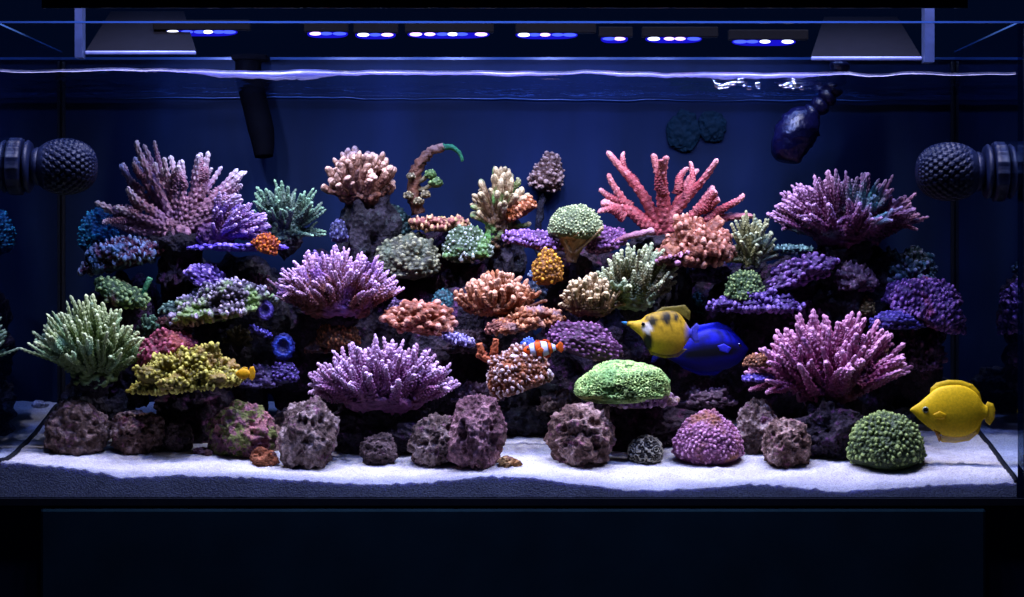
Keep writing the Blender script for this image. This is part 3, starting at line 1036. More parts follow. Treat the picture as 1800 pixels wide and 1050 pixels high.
# ------------------------------------------------------------------ large branching colonies
LILAC = coral_mat((178, 132, 146), (250, 234, 242), (160, 122, 166), 0.25, 14)
bush('staghorn_coral', 'large lilac staghorn coral with pale tips at the top of the reef', 316, 412, 0.36, 156, 178, 110, 24, 17, LILAC,
     fan=(4, 174), fork=1.0, fspread=0.2, ft=(0.4, 0.7), seed=21, core=0.16, stalk=60, jit=0.09, lenj=(0.76, 1.05))
VIOLET = coral_mat((110, 70, 108), (220, 188, 226), (122, 92, 180), 0.25, 20)
bush('finger_coral', 'lilac finger coral fanned sideways below the large staghorn', 378, 418, 0.33, 112, 82, 70, 44, 10, VIOLET,
     phi=(2, 70), az=(-80, 80), fork=0.8, seed=22, core=0.3)
GREEN2 = coral_mat((46, 70, 58), (150, 192, 150), (96, 116, 96), 0.3, 20)
bush('finger_coral', 'teal green finger coral between the lilac staghorn and tan cauliflower coral', 502, 414, 0.38, 84, 104, 60, 52, 9, GREEN2,
     phi=(4, 85), fork=0.7, seed=23, core=0.3, stalk=40, lean=(0.05, 0))
TAN = coral_mat((122, 82, 66), (222, 184, 160), (96, 64, 56), 0.3, 26)
bush('cauliflower_coral', 'round tan cauliflower coral with stubby pale fingers', 634, 348, 0.42, 62, 86, 56, 120, 12, TAN,
     table=0.6, fork=0.2, style='stub', seed=24, core=0.55, stalk=50)
GT = coral_mat((110, 84, 58), (208, 190, 146), (104, 168, 84), 0.38, 22)
bush('finger_coral', 'green and tan finger coral on a slender spire near the middle', 878, 402, 0.42, 62, 110, 50, 62, 11, GT,
     phi=(8, 86), fork=0.3, style='stub', start=0.2, seed=25, core=0.4, stalk=45)
PINK = coral_mat((156, 72, 76), (240, 168, 166), (180, 100, 98), 0.3, 16, polyp=330)
bush('staghorn_coral', 'salmon pink staghorn coral with thick spreading arms', 1164, 414, 0.38, 158, 178, 90, 9, 23, PINK,
     fan=(18, 158), fork=1.2, fspread=0.2, ft=(0.42, 0.7), style='smooth', start=0.03, seed=47, core=0.12, stalk=60, jit=0.1, lenj=(0.72, 1.04))
PURP8 = coral_mat((110, 58, 90), (220, 172, 204), (90, 150, 150), 0.18, 9)
bush('finger_coral', 'purple dome of finger coral with teal tips near the circulation pump', 1488, 420, 0.36, 146, 116, 100, 190, 13, PURP8,
     table=0.42, fork=0.4, seed=27, core=0.42, stalk=80)
MINT = coral_mat((98, 118, 66), (228, 242, 182), (140, 186, 140), 0.3, 14)
bush('finger_coral', 'mint green bush coral with long fingers close to the glass pane', 166, 662, 0.20, 112, 136, 90, 130, 12, MINT,
     table=0.34, fork=0.5, seed=28, core=0.3, stalk=40, lean=(-0.1, 0))
PP = coral_mat((132, 62, 100), (232, 172, 206), (150, 90, 140), 0.25, 16)
bush('finger_coral', 'magenta purple bush coral above the green brain ball', 1458, 700, 0.22, 150, 150, 100, 150, 17, PP,
     table=0.34, fork=0.45, seed=29, core=0.38, stalk=70)
PU = coral_mat((124, 70, 112), (238, 202, 232), (140, 88, 120), 0.3, 14)
bush('finger_coral', 'purple bush coral low over the sand in the middle', 670, 708, 0.19, 134, 108, 96, 230, 13, PU,
     table=0.55, fork=0.3, seed=30, core=0.55, stalk=60)
OLIVE = coral_mat((96, 88, 58), (204, 212, 160), (130, 150, 110), 0.35, 22)
bush('finger_coral', 'pale olive green table coral over the yellow fish', 1112, 530, 0.30, 74, 102, 60, 110, 11, OLIVE,
     table=0.5, fork=0.3, seed=31, core=0.42, stalk=40, lean=(0.08, 0))
BOWL = coral_mat((120, 70, 66), (228, 188, 222), (136, 88, 150), 0.3, 20, mid=0.4, hi=0.9)
bush('bowl_coral', 'wide violet bowl coral with brown middle', 594, 545, 0.30, 120, 106, 84, 210, 11, BOWL,
     table=0.5, fork=0.2, seed=32, core=0.45, stalk=50)
ORG = coral_mat((136, 82, 54), (226, 172, 136), (170, 104, 62), 0.3, 24)
bush('finger_coral', 'orange brown dome of short finger coral in the middle of the reef', 874, 545, 0.30, 74, 70, 56, 170, 9, ORG,
     table=0.74, fork=0.0, style='stub', seed=33, core=0.62, stalk=30)
TAN2 = coral_mat((110, 82, 50), (220, 198, 150), (130, 100, 60), 0.3, 24)
bush('finger_coral', 'yellow tan short fingered coral beside the olive table coral', 1038, 546, 0.27, 52, 64, 42, 105, 9, TAN2,
     table=0.74, fork=0.0, style='stub', seed=34, core=0.6, stalk=30)
YG = coral_mat((104, 102, 62), (206, 206, 150), (130, 150, 120), 0.3, 22)
bush('finger_coral', 'thin branched yellow green coral beside the purple dome', 1322, 466, 0.33, 56, 98, 46, 46, 7.5, YG,
     phi=(5, 86), fork=0.8, style='thin', seed=35, core=0.25, stalk=30, lean=(0.1, 0))

# ------------------------------------------------------------------ plates, mounds and small colonies
knobby('mound_coral', 'yellow green bumpy mound coral with orange spike behind', 334, 676, 0.17, 84, 58, 66, 6.5, 8,
       coral_mat((116, 106, 34), (214, 206, 104), (150, 120, 60), 0.3, 26), seed=41, shape='dome', n=7, rough=0.34, freq=2.6, tilt=(0, -6, 0), low=0.15)
knobby('plate_coral', 'crimson plate coral partly behind the yellow green mound', 292, 632, 0.22, 52, 48, 40, 7, 6,
       coral_mat((110, 38, 56), (196, 110, 130), (150, 70, 50), 0.3, 22), seed=42, n=6, rough=0.2)
o = thing('spike_coral', 'orange spike standing behind the yellow green mound', 'coral', W(318, 612, 0.23))
for j, (a, b, c, dd) in enumerate([(306, 585, 5, 0.23), (330, 592, 6, 0.235), (342, 604, 5, 0.235)]):
    p0, p1 = W(326, 640, dd), W(a, b, dd)
    pts = smooth_path([p0, (p0 + p1) / 2 + Vector((0.008, 0, 0.006)), p1], 16)
    link('spike', tube_mesh('spike', pts, [0.008 - 0.006 * q / 15 for q in range(16)], 10, 0.1, j),
         coral_mat((176, 84, 40), (224, 150, 90)), o, -o.location)
brain('brain_coral', 'flat lime green brain coral with a mauve rim', 1095, 692, 0.17, 84, 56, 70,
      coral_mat((84, 120, 58), (196, 226, 136), (120, 166, 88), 0.3, 20, mid=0.4), seed=44, depth=4.0, ridges=14, freq=22, low=0.3, rough=0.09)
M_LR = coral_mat((120, 80, 120), (206, 170, 196), (150, 130, 80), 0.35, 22)
knobby('plate_coral', 'mauve ruffled plate under the lime green brain coral', 1120, 705, 0.18, 66, 24, 52, 8, 7, M_LR, seed=45, shape='plate', n=6)
knobby('honeycomb_coral', 'violet honeycomb plate coral below the lilac finger coral', 362, 500, 0.30, 40, 32, 34, 6, 6,
       coral_mat((76, 48, 118), (190, 160, 226)), seed=46, n=6, shape='dome', tilt=(0, 28, 0))
knobby('plate_coral', 'speckled mauve and green plate coral beside the violet bowl', 385, 548, 0.27, 84, 42, 54, 6.5, 8,
       coral_mat((66, 60, 72), (200, 184, 206), (130, 160, 90), 0.4, 26), seed=47, n=7, shape='dome', rough=0.3, freq=2.5, tilt=(0, -12, 0))
knobby('plate_coral', 'small green patch at the edge of the speckled plate coral', 312, 548, 0.28, 30, 16, 24, 6, 6,
       coral_mat((50, 74, 66), (150, 180, 150)), seed=48, n=6)
knobby('plate_coral', 'tilted green plate coral with pink underside above the mint bush', 212, 518, 0.30, 44, 34, 36, 6, 6,
       coral_mat((66, 92, 52), (170, 196, 120), (150, 66, 90), 0.35, 18), seed=49, n=6, shape='plate', tilt=(14, 26, 0))
knobby('plate_coral', 'blue and pink crusting plate coral near the back pane', 216, 458, 0.36, 70, 34, 44, 6, 9,
       coral_mat((86, 46, 66), (150, 170, 196), (80, 120, 150), 0.35, 22), seed=50, n=6, shape='dome', rough=0.3, tilt=(0, -14, 0))
knobby('plate_coral', 'dull red crust beside the blue and pink plate coral', 268, 448, 0.36, 34, 20, 26, 5, 5,
       coral_mat((88, 40, 44), (150, 92, 88)), seed=51, n=6, tilt=(0, -20, 0))
knobby('polyp_ball', 'teal blue polyp ball against the blue back', 172, 420, 0.46, 30, 52, 26, 5, 6,
       coral_mat((16, 90, 140), (70, 186, 220)), seed=52, n=6, low=0.6)
knobby('plate_coral', 'thin violet shelf under the lilac finger coral', 425, 436, 0.31, 78, 12, 44, 9, 4,
       coral_mat((96, 72, 176), (176, 150, 236)), seed=53, n=6, shape='plate', rough=0.2)
knobby('polyp_colony', 'orange red polyp clump on the violet shelf', 465, 436, 0.265, 22, 24, 18, 4.5, 5,
       coral_mat((150, 62, 20), (226, 130, 50), (120, 30, 30), 0.4, 40), seed=54, n=6, tilt=(0, 25, 0))
knobby('brain_coral', 'cream olive coral lump between the violet bowl and the green white plate', 718, 470, 0.40, 52, 60, 44, 6, 6,
       coral_mat((70, 72, 54), (168, 168, 128), (96, 110, 84), 0.35, 24), seed=55, n=6, rough=0.2)
knobby('plate_coral', 'small green and white plate coral in the middle of the upper reef', 820, 446, 0.40, 40, 42, 34, 5.5, 7,
       coral_mat((70, 92, 60), (196, 206, 190), (104, 150, 70), 0.35, 30), seed=56, n=6, rough=0.2)
knobby('plate_coral', 'pink and yellow twisted plate coral under the arching coral', 768, 396, 0.42, 44, 22, 30, 6, 8,
       coral_mat((150, 92, 84), (214, 176, 130), (150, 150, 70), 0.4, 30), seed=57, n=6, shape='plate', rough=0.35)
knobby('mushroom_coral', 'dim teal mushroom coral behind the tan cauliflower stalk', 688, 408, 0.46, 34, 44, 28, 7, 5,
       coral_mat((24, 50, 50), (70, 104, 96)), seed=58, n=6)
knobby('polyp_ball', 'small dim teal ball beside the orange brown dome', 778, 540, 0.38, 19, 30, 18, 5, 4,
       coral_mat((24, 58, 66), (66, 118, 120)), seed=59, n=5)
knobby('polyp_colony', 'small brown coral lump below the violet bowl', 592, 602, 0.30, 34, 40, 28, 5, 5,
       coral_mat((84, 50, 26), (150, 96, 56)), seed=60, n=6)
knobby('polyp_colony', 'reddish brown crust trailing under the small brown lump', 566, 616, 0.31, 30, 14, 24, 5, 4,
       coral_mat((60, 30, 26), (104, 60, 44)), seed=160, n=5)
knobby('plate_coral', 'salmon orange plate coral beside the violet bowl', 738, 572, 0.27, 56, 36, 42, 8, 7,
       coral_mat((156, 92, 70), (228, 172, 150)), seed=61, n=6, rough=0.3, freq=2.6, tilt=(0, 8, 0))
knobby('plate_coral', 'lilac trailing crust at the end of the salmon plate', 800, 596, 0.27, 34, 16, 22, 5, 6,
       coral_mat((96, 84, 140), (186, 176, 226)), seed=62, n=6, shape='plate', rough=0.3, tilt=(0, 18, 0))
knobby('plate_coral', 'orange ledge under the orange brown dome', 925, 572, 0.27, 56, 26, 40, 6, 7,
       coral_mat((140, 80, 50), (220, 160, 120), (150, 120, 120), 0.3, 30), seed=63, n=6, rough=0.3, tilt=(0, -10, 0))
knobby('plate_coral', 'pinkish brown small shelf hanging below the orange ledge', 880, 576, 0.26, 26, 14, 20, 5, 4,
       coral_mat((120, 70, 62), (190, 130, 116)), seed=64, n=6, tilt=(0, -18, 0))
cup = thing('cup_coral', 'pale green cup coral on a flaring tan stem', 'coral', W(1008, 462, 0.34))
knobby('cup_top', None, 1012, 408, 0.34, 47, 46, 38, 4.2, 3.5, coral_mat((104, 118, 78), (198, 208, 150)), seed=65, n=7, rough=0.06, parent=cup)
pts = [W(1004, 462 - 54 * t, 0.34) + Vector((0.006 * t, 0, 0)) for t in np.linspace(0, 1, 18)]
link('stem', tube_mesh('stem', pts, [0.010 + 0.031 * t ** 1.6 for t in np.linspace(0, 1, 18)], 26, 0.05, 7, 0.3, 0.9),
     coral_mat((110, 84, 62), (200, 168, 120)), cup, -cup.location)
for a, b, c, e in ((984, 405, 1004, 446), (1060, 400, 1010, 446)):
    p0, p1 = W(c, e, 0.325), W(a, b, 0.312)
    link('rib', tube_mesh('rib', smooth_path([p0, (p0 + p1) / 2, p1], 14), [0.003] * 14, 10, 0.15, a, 0.5, 0.9), coral_mat((120, 96, 68), (190, 164, 118)), cup, -cup.location)
knobby('plate_coral', 'purple shelf coral beside the cup coral stem, towards the slender spire', 938, 430, 0.35, 46, 22, 32, 5, 5,
       coral_mat((100, 62, 112), (188, 148, 206)), seed=66, n=6, shape='dome', rough=0.25, tilt=(0, 14, 0))
knobby('plate_coral', 'purple striped shelf coral between cup coral and pink staghorn', 1064, 432, 0.36, 34, 34, 30, 5, 5,
       coral_mat((96, 56, 100), (176, 124, 170)), seed=67, n=6, rough=0.2, tilt=(0, -14, 0))
pts = smooth_path([W(1066, 432, 0.34), W(1105, 416, 0.34), W(1150, 406, 0.34)], 18)
tw = link('coral_twig', tube_mesh('coral_twig', [p - pts[0] for p in pts], [0.006] * 15 + [0.0075, 0.007, 0.004], 10, 0.12, 3, 0.2, 0.9), coral_mat((120, 70, 84), (206, 160, 170)), None, pts[0])
tag(tw, 'mauve twig reaching towards the foot of the pink staghorn', 'coral')
knobby('polyp_colony', 'mustard yellow polyp coral below the cup coral', 962, 482, 0.30, 26, 38, 24, 5.5, 6,
       coral_mat((136, 86, 20), (214, 160, 60)), seed=68, n=6, low=0.5)
knobby('polyp_colony', 'pale blue scrap of coral under the mustard polyps', 944, 484, 0.31, 14, 10, 12, 4, 3,
       coral_mat((100, 116, 140), (180, 196, 214)), seed=69, n=5)
knobby('plate_coral', 'maroon purple ribbed plate coral behind the clownfish', 1026, 612, 0.24, 62, 42, 36, 5.5, 5,
       coral_mat((74, 34, 72), (168, 116, 166)), seed=70, n=6, rough=0.12, tilt=(10, 18, 0))
knobby('plate_coral', 'orange and white speckled coral in front of the dark heap', 916, 672, 0.18, 52, 52, 40, 6.5, 7,
       coral_mat((120, 66, 36), (222, 200, 196), (150, 84, 40), 0.35, 36), seed=71, n=7, rough=0.22, tilt=(0, -22, 0))
o = thing('finger_coral', 'rusty orange twig coral beside the speckled orange and white coral', 'coral', W(868, 636, 0.21))
for j, (a, b, c, e) in enumerate([(890, 640, 838, 622), (866, 630, 872, 596), (880, 636, 900, 614), (850, 626, 842, 604)]):
    p0, p1 = W(a, b, 0.21), W(c, e, 0.205)
    link('branch', tube_mesh('branch', smooth_path([p0, (p0 + p1) / 2 + Vector((0, 0, -0.004)), p1], 16), [0.009 - 0.004 * q / 15 for q in range(16)], 12, 0.18, j),
         coral_mat((136, 62, 36), (200, 116, 80)), o, -o.location)
knobby('polyp_colony', 'tan orange ruffled coral at the foot of the pink staghorn', 1222, 448, 0.32, 58, 54, 44, 8, 9,
       coral_mat((136, 78, 58), (224, 166, 140), (150, 100, 70), 0.3, 26), seed=72, n=6, rough=0.3, freq=2.4)
knobby('plate_coral', 'pink rimmed brown shelf under the tan orange ruffled coral', 1185, 462, 0.29, 36, 22, 28, 6, 5,
       coral_mat((110, 62, 60), (206, 150, 176)), seed=73, n=6, shape='bowl', rough=0.2, tilt=(0, -12, 0))
knobby('polyp_colony', 'small green polyp lump below the thin branched yellow coral', 1308, 520, 0.30, 32, 42, 28, 5, 6,
       coral_mat((60, 84, 44), (160, 180, 110)), seed=74, n=6)
knobby('plate_coral', 'purple crust spreading under the small green polyp lump', 1330, 540, 0.30, 66, 24, 38, 7, 6,
       coral_mat((70, 46, 104), (150, 120, 186)), seed=75, n=6, rough=0.35, freq=2.6)
knobby('plate_coral', 'purple crust on the rock below the purple dome coral', 1412, 486, 0.31, 50, 32, 30, 7, 5,
       coral_mat((72, 46, 92), (150, 112, 168)), seed=76, n=6, rough=0.35, freq=2.6, tilt=(0, -20, 0))
knobby('plate_coral', 'teal green sprig coral beside the purple dome stalk', 1392, 440, 0.33, 34, 14, 20, 5, 6,
       coral_mat((60, 88, 84), (150, 190, 176)), seed=77, n=5, shape='plate', rough=0.4)
knobby('plate_coral', 'highest of the stepped purple plates, with a pink corner', 1622, 556, 0.33, 66, 66, 42, 6, 6,
       coral_mat((74, 44, 104), (172, 122, 190), (190, 90, 120), 0.14, 12), seed=78, n=6, rough=0.22, tilt=(0, 22, 0), low=0.2)
knobby('plate_coral', 'lowest of the stepped purple plates, bluish and thin', 1575, 572, 0.31, 46, 22, 34, 5, 4,
       coral_mat((56, 44, 116), (132, 110, 190)), seed=79, n=6, rough=0.2)
knobby('polyp_colony', 'blue green and white coral crown above the stepped purple plates', 1600, 492, 0.38, 42, 52, 36, 7, 8,
       coral_mat((30, 56, 64), (150, 160, 186), (34, 90, 110), 0.4, 24), seed=80, n=6, rough=0.35, freq=2.6)
knobby('polyp_colony', 'dim mauve crust down the side of the rock tower by the glass', 1618, 634, 0.36, 36, 40, 34, 6, 6,
       coral_mat((66, 36, 62), (124, 80, 116)), seed=81, n=6, rough=0.35, freq=2.6)
knobby('polyp_colony', 'ochre scrap of coral between magenta bush and rock tower', 1522, 548, 0.34, 16, 24, 14, 4, 4,
       coral_mat((96, 80, 40), (160, 140, 90)), seed=82, n=5)
knobby('polyp_colony', 'rust brown polyps beside the magenta bush coral', 1332, 640, 0.20, 24, 16, 20, 5, 5,
       coral_mat((110, 66, 44), (196, 140, 100)), seed=83, n=6)
knobby('polyp_colony', 'violet crust under the rim of the magenta bush coral', 1332, 668, 0.20, 28, 10, 20, 5, 4,
       coral_mat((90, 70, 160), (176, 150, 226)), seed=84, n=5)
knobby('polyp_colony', 'lone tan coral knob high against the blue back', 958, 322, 0.596, 26, 52, 24, 6, 7,
       coral_mat((104, 76, 64), (200, 168, 150)), seed=85, n=6, low=0.3, rough=0.16, tilt=(0, 14, 0))
kn = bpy.data.objects['polyp_colony.%03d' % max(int(o_.name[-3:]) for o_ in bpy.data.objects if o_.name.startswith('polyp_colony.'))]
pts = smooth_path([W(958, 326, 0.598), W(950, 370, 0.58), W(944, 420, 0.55), W(950, 460, 0.52)], 20)
link('stalk', tube_mesh('stalk', [q - kn.location for q in pts], [0.006] * 20, 10, 0.25, 8), DR[1], kn)
for j, (px, py, r, lb) in enumerate([(1200, 232, 30, 'dim teal round blob on the back panel, larger of two'), (1252, 222, 24, 'dim teal round blob on the back panel, smaller of two')]):
    knobby('algae_patch', lb, px, py, 0.614, r, r * 1.1, 6, 14, 0.2, M_tealfilm, seed=90 + j, n=5, low=1.0, rough=0.2, cat='algae')

# arching coral with green tip
o = thing('arching_coral', 'thin orange coral arching over to a green tip', 'coral', W(735, 372, 0.44))
p1 = smooth_path([W(736, 376, 0.44), W(726, 330, 0.44), W(738, 290, 0.44), W(756, 268, 0.44), W(780, 258, 0.44)], 30)
link('stem', tube_mesh('stem', p1, [0.013 - 0.006 * q / 29 for q in range(30)], 14, 0.22, 5, 0.1, 0.8), coral_mat((116, 78, 60), (200, 150, 118)), o, -o.location)
p2 = smooth_path([W(778, 258, 0.44), W(796, 260, 0.44), W(808, 270, 0.44), W(813, 284, 0.44)], 18)
link('green_tip', tube_mesh('green_tip', p2, [0.0066 - 0.004 * q / 17 for q in range(18)], 12, 0.12, 6, 0.3, 0.9), coral_mat((52, 120, 70), (100, 190, 110)), o, -o.location)
for q, (px, py, r) in enumerate([(757, 304, 10), (766, 318, 11), (722, 308, 7), (718, 342, 8), (748, 340, 8), (736, 352, 9)]):
    knobby('polyp', None, px, py + r * 0.4, 0.425, r, r * 0.9, r, 4, 2.5, coral_mat((80, 110, 60), (170, 200, 130)) if q < 2 else coral_mat((100, 92, 66), (190, 180, 140)), seed=120 + q, n=4, parent=o, low=0.8)
for q, (a, b, c, e) in enumerate([(730, 322, 757, 302), (732, 336, 766, 318), (728, 322, 720, 308), (730, 350, 718, 340)]):
    link('twig', tube_mesh('twig', smooth_path([W(a, b, 0.44), W((a + c) / 2, (b + e) / 2 + 4, 0.435), W(c, e, 0.428)], 10), [0.0045] * 10, 10, 0.12, q), coral_mat((100, 92, 66), (190, 180, 140)), o, -o.location)
# orange lobe on the green and tan coral
knobby('polyp_colony', 'orange lobe beside the green and tan finger coral', 918, 372, 0.40, 30, 22, 22, 6, 5,
       coral_mat((150, 82, 44), (220, 160, 120)), seed=126, n=6, tilt=(0, -30, 0))
# green sprig near the tilted plate
p = smooth_path([W(250, 524, 0.31), W(256, 506, 0.31), W(264, 488, 0.31)], 14)
tag(link('coral_twig', tube_mesh('coral_twig', [q - p[0] for q in p], [0.005] * 12 + [0.006, 0.004], 10, 0.15, 9), coral_mat((40, 96, 60), (110, 180, 120)), None, p[0]),
    'small green twig beside the tilted green plate coral', 'coral')
# blue cup polyp and neighbours
def ring_polyp(lb, px, py, d, r, mat, seed):
    k = S(d)
    v, f = ico(6)
    rad = np.sqrt(v[:, 0] ** 2 + v[:, 2] ** 2)
    P_ = v * (1 + 0.10 * fbm(v * 4 + seed, seed, 3))[:, None]
    front = v[:, 1] < 0
    P_[front, 1] = P_[front, 1] * 0.4 + (0.75 * np.clip(0.62 - rad[front], 0, 1) ** 0.8)
    tp = np.clip(1 - np.abs(rad - 0.7) / 0.35, 0, 1)
    return tag(link('cup_polyp', fast_tri_mesh('cup_polyp', P_ * np.array([r, r * 0.7, r * 1.15]) * k, f, tp), mat, None, W(px, py, d)), lb, 'coral')
ring_polyp('bright blue ring shaped cup polyp below the violet bowl', 498, 610, 0.26, 20, coral_mat((16, 22, 110), (64, 88, 200)), 1)
ring_polyp('small violet ring polyp beside the speckled plate', 466, 546, 0.26, 15, coral_mat((50, 36, 110), (116, 98, 190)), 2)
knobby('polyp_colony', 'dim violet polyps hanging below the blue cup polyp', 500, 664, 0.27, 24, 28, 20, 5, 5, coral_mat((54, 40, 100), (120, 96, 180)), seed=130, n=6)
knobby('polyp_colony', 'violet scrap trailing between the ring polyp and blue cup', 458, 584, 0.27, 20, 12, 14, 4, 4, coral_mat((60, 50, 140), (140, 130, 230)), seed=131, n=5, shape='plate', tilt=(0, 24, 0))
knobby('polyp_colony', 'lilac bit of crust on the blue grey rock column', 596, 416, 0.37, 14, 30, 14, 5, 4, coral_mat((46, 46, 80), (104, 104, 150)), seed=132, n=5)

# dim small growth filling the gaps of the reef
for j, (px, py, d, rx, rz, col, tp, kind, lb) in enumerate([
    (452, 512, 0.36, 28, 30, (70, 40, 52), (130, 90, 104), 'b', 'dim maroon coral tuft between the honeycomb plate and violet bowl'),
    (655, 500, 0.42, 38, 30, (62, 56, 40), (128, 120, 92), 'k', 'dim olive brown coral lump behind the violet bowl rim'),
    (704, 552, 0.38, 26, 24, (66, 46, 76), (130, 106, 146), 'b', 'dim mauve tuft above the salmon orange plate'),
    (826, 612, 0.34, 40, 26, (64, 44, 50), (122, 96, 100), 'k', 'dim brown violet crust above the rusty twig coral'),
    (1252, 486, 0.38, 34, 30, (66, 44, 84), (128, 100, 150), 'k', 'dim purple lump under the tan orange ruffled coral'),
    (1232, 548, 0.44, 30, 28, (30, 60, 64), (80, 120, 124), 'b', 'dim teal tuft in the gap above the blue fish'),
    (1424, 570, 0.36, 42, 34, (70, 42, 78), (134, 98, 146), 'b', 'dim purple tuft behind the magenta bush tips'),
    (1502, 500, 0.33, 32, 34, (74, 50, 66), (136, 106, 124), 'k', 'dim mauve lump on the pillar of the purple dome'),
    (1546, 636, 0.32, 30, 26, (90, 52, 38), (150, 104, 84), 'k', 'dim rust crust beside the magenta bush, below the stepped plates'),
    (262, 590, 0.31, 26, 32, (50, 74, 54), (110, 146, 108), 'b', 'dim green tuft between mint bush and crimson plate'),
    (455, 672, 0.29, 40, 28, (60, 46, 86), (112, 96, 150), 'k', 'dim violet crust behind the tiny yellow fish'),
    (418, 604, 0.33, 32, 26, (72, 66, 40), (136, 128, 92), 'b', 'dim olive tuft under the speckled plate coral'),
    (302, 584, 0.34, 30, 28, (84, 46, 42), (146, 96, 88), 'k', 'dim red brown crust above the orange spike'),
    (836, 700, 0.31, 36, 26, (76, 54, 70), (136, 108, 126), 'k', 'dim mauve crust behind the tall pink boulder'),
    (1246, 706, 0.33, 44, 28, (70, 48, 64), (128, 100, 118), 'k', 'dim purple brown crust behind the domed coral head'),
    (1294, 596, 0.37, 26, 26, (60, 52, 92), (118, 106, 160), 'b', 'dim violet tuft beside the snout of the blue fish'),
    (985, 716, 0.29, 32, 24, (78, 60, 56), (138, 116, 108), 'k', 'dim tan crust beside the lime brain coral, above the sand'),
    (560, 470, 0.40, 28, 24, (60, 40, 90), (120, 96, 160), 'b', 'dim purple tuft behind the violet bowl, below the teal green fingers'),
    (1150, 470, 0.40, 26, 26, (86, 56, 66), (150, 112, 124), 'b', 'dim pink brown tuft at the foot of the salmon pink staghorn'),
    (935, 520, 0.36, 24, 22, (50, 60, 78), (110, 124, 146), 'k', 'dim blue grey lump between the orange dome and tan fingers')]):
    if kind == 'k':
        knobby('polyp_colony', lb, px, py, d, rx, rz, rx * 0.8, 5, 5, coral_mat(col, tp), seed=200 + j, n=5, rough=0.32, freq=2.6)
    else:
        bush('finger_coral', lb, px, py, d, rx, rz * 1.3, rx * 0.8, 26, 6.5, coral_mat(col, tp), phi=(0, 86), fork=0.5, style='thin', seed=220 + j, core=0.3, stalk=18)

# ------------------------------------------------------------------ fish
def fish_mat(name, rough=0.4):
    m, nt, p, out = new_mat(name)
    at = N(nt, 'ShaderNodeAttribute', attribute_name='pigment')
    tc = N(nt, 'ShaderNodeNewGeometry')
    n2 = N(nt, 'ShaderNodeTexNoise', i_Scale=220.0, i_Detail=3.0)
    nt.links.new(tc.outputs['Position'], n2.inputs['Vector'])
    var = ramp(nt, n2.outputs[0], [(0.35, (0.78, 0.78, 0.78)), (0.65, (1.08, 1.08, 1.08))])
    nt.links.new(mixrgb(nt, 0.7, at.outputs['Color'], var, 'MULTIPLY'), p.inputs['Base Color'])
    p.inputs['Roughness'].default_value = rough
    p.inputs['Subsurface Weight'].default_value = 0.1
    p.inputs['Specular IOR Level'].default_value = 0.2
    p.inputs['Subsurface Radius'].default_value = (0.006, 0.006, 0.006)
    v = N(nt, 'ShaderNodeTexVoronoi', i_Scale=420.0)
    nt.links.new(tc.outputs['Position'], v.inputs['Vector'])
    bp = N(nt, 'ShaderNodeBump', i_Strength=0.15, i_Distance=0.001)
    nt.links.new(v.outputs['Distance'], bp.inputs['Height'])
    nt.links.new(bp.outputs[0], p.inputs['Normal'])
    return m
M_fish = fish_mat('fish_scales', 0.55)
def fin_mat():
    m = fish_mat('fish_fin', 0.5)
    nt = m.node_tree
    p, out = nt.nodes['Principled BSDF'], nt.nodes['Material Output']
    tc = N(nt, 'ShaderNodeTexCoord')
    wv = N(nt, 'ShaderNodeTexWave', i_Scale=180.0, i_Distortion=1.0)
    wv.bands_direction = 'X'
    nt.links.new(tc.outputs['Object'], wv.inputs['Vector'])
    mp = N(nt, 'ShaderNodeMapRange')
    mp.inputs[3].default_value = 0.12
    mp.inputs[4].default_value = 0.5
    nt.links.new(wv.outputs['Fac'], mp.inputs[0])
    tr = N(nt, 'ShaderNodeBsdfTransparent')
    mx = N(nt, 'ShaderNodeMixShader')
    nt.links.new(mp.outputs[0], mx.inputs[0])
    nt.links.new(p.outputs[0], mx.inputs[1])
    nt.links.new(tr.outputs[0], mx.inputs[2])
    nt.links.new(mx.outputs[0], out.inputs[0])
    return m
M_fin = fin_mat()
M_eye = plain_mat('fish_eye', (0.004, 0.005, 0.008), 0.1, 0.8)

def fish_body(stations, colfn, k):
    """stations: (x, top, bottom, half width) in px from snout to tail root"""
    st = np.array(stations, float)
    tt = np.linspace(0, 1, 56)
    u = np.linspace(0, 1, len(st))
    def cr(col):
        from_ = st[:, col]
        out = []
        m = len(st) - 1
        for t in tt:
            q = t * m
            a = min(int(q), m - 1)
            f_ = q - a
            p0, p1, p2, p3 = from_[max(a - 1, 0)], from_[a], from_[a + 1], from_[min(a + 2, m)]
            out.append(0.5 * (2 * p1 + (-p0 + p2) * f_ + (2 * p0 - 5 * p1 + 4 * p2 - p3) * f_ ** 2 + (-p0 + 3 * p1 - 3 * p2 + p3) * f_ ** 3))
        return np.array(out)
    X_, T_, B_, H_ = (cr(c) for c in range(4))
    sides = 28
    v, f = [], []
    for i in range(len(tt)):
        zc, hz = (T_[i] + B_[i]) / 2, max((T_[i] - B_[i]) / 2, 0.05)
        for j in range(sides):
            a = 2 * math.pi * j / sides
            sy = math.copysign(abs(math.cos(a)) ** 0.9, math.cos(a)) * max(H_[i], 0.05) * (1 - 0.25 * abs(math.sin(a)) ** 3)
            v.append((X_[i], sy, zc + hz * math.sin(a)))
        if i:
            for j in range(sides):
                a, b = (i - 1) * sides + j, (i - 1) * sides + (j + 1) % sides
                f += [(a, a + sides, b + sides), (a, b + sides, b)]
    v = np.array(v)
    nv = len(v)
    v = np.concatenate([v, v[:sides].mean(0, keepdims=True), v[-sides:].mean(0, keepdims=True)])
    for j in range(sides):
        f.append((nv, j, (j + 1) % sides))
        f.append((nv + 1, nv - sides + (j + 1) % sides, nv - sides + j))
    return fast_tri_mesh('body', v * k, np.array(f), None, colfn(v))

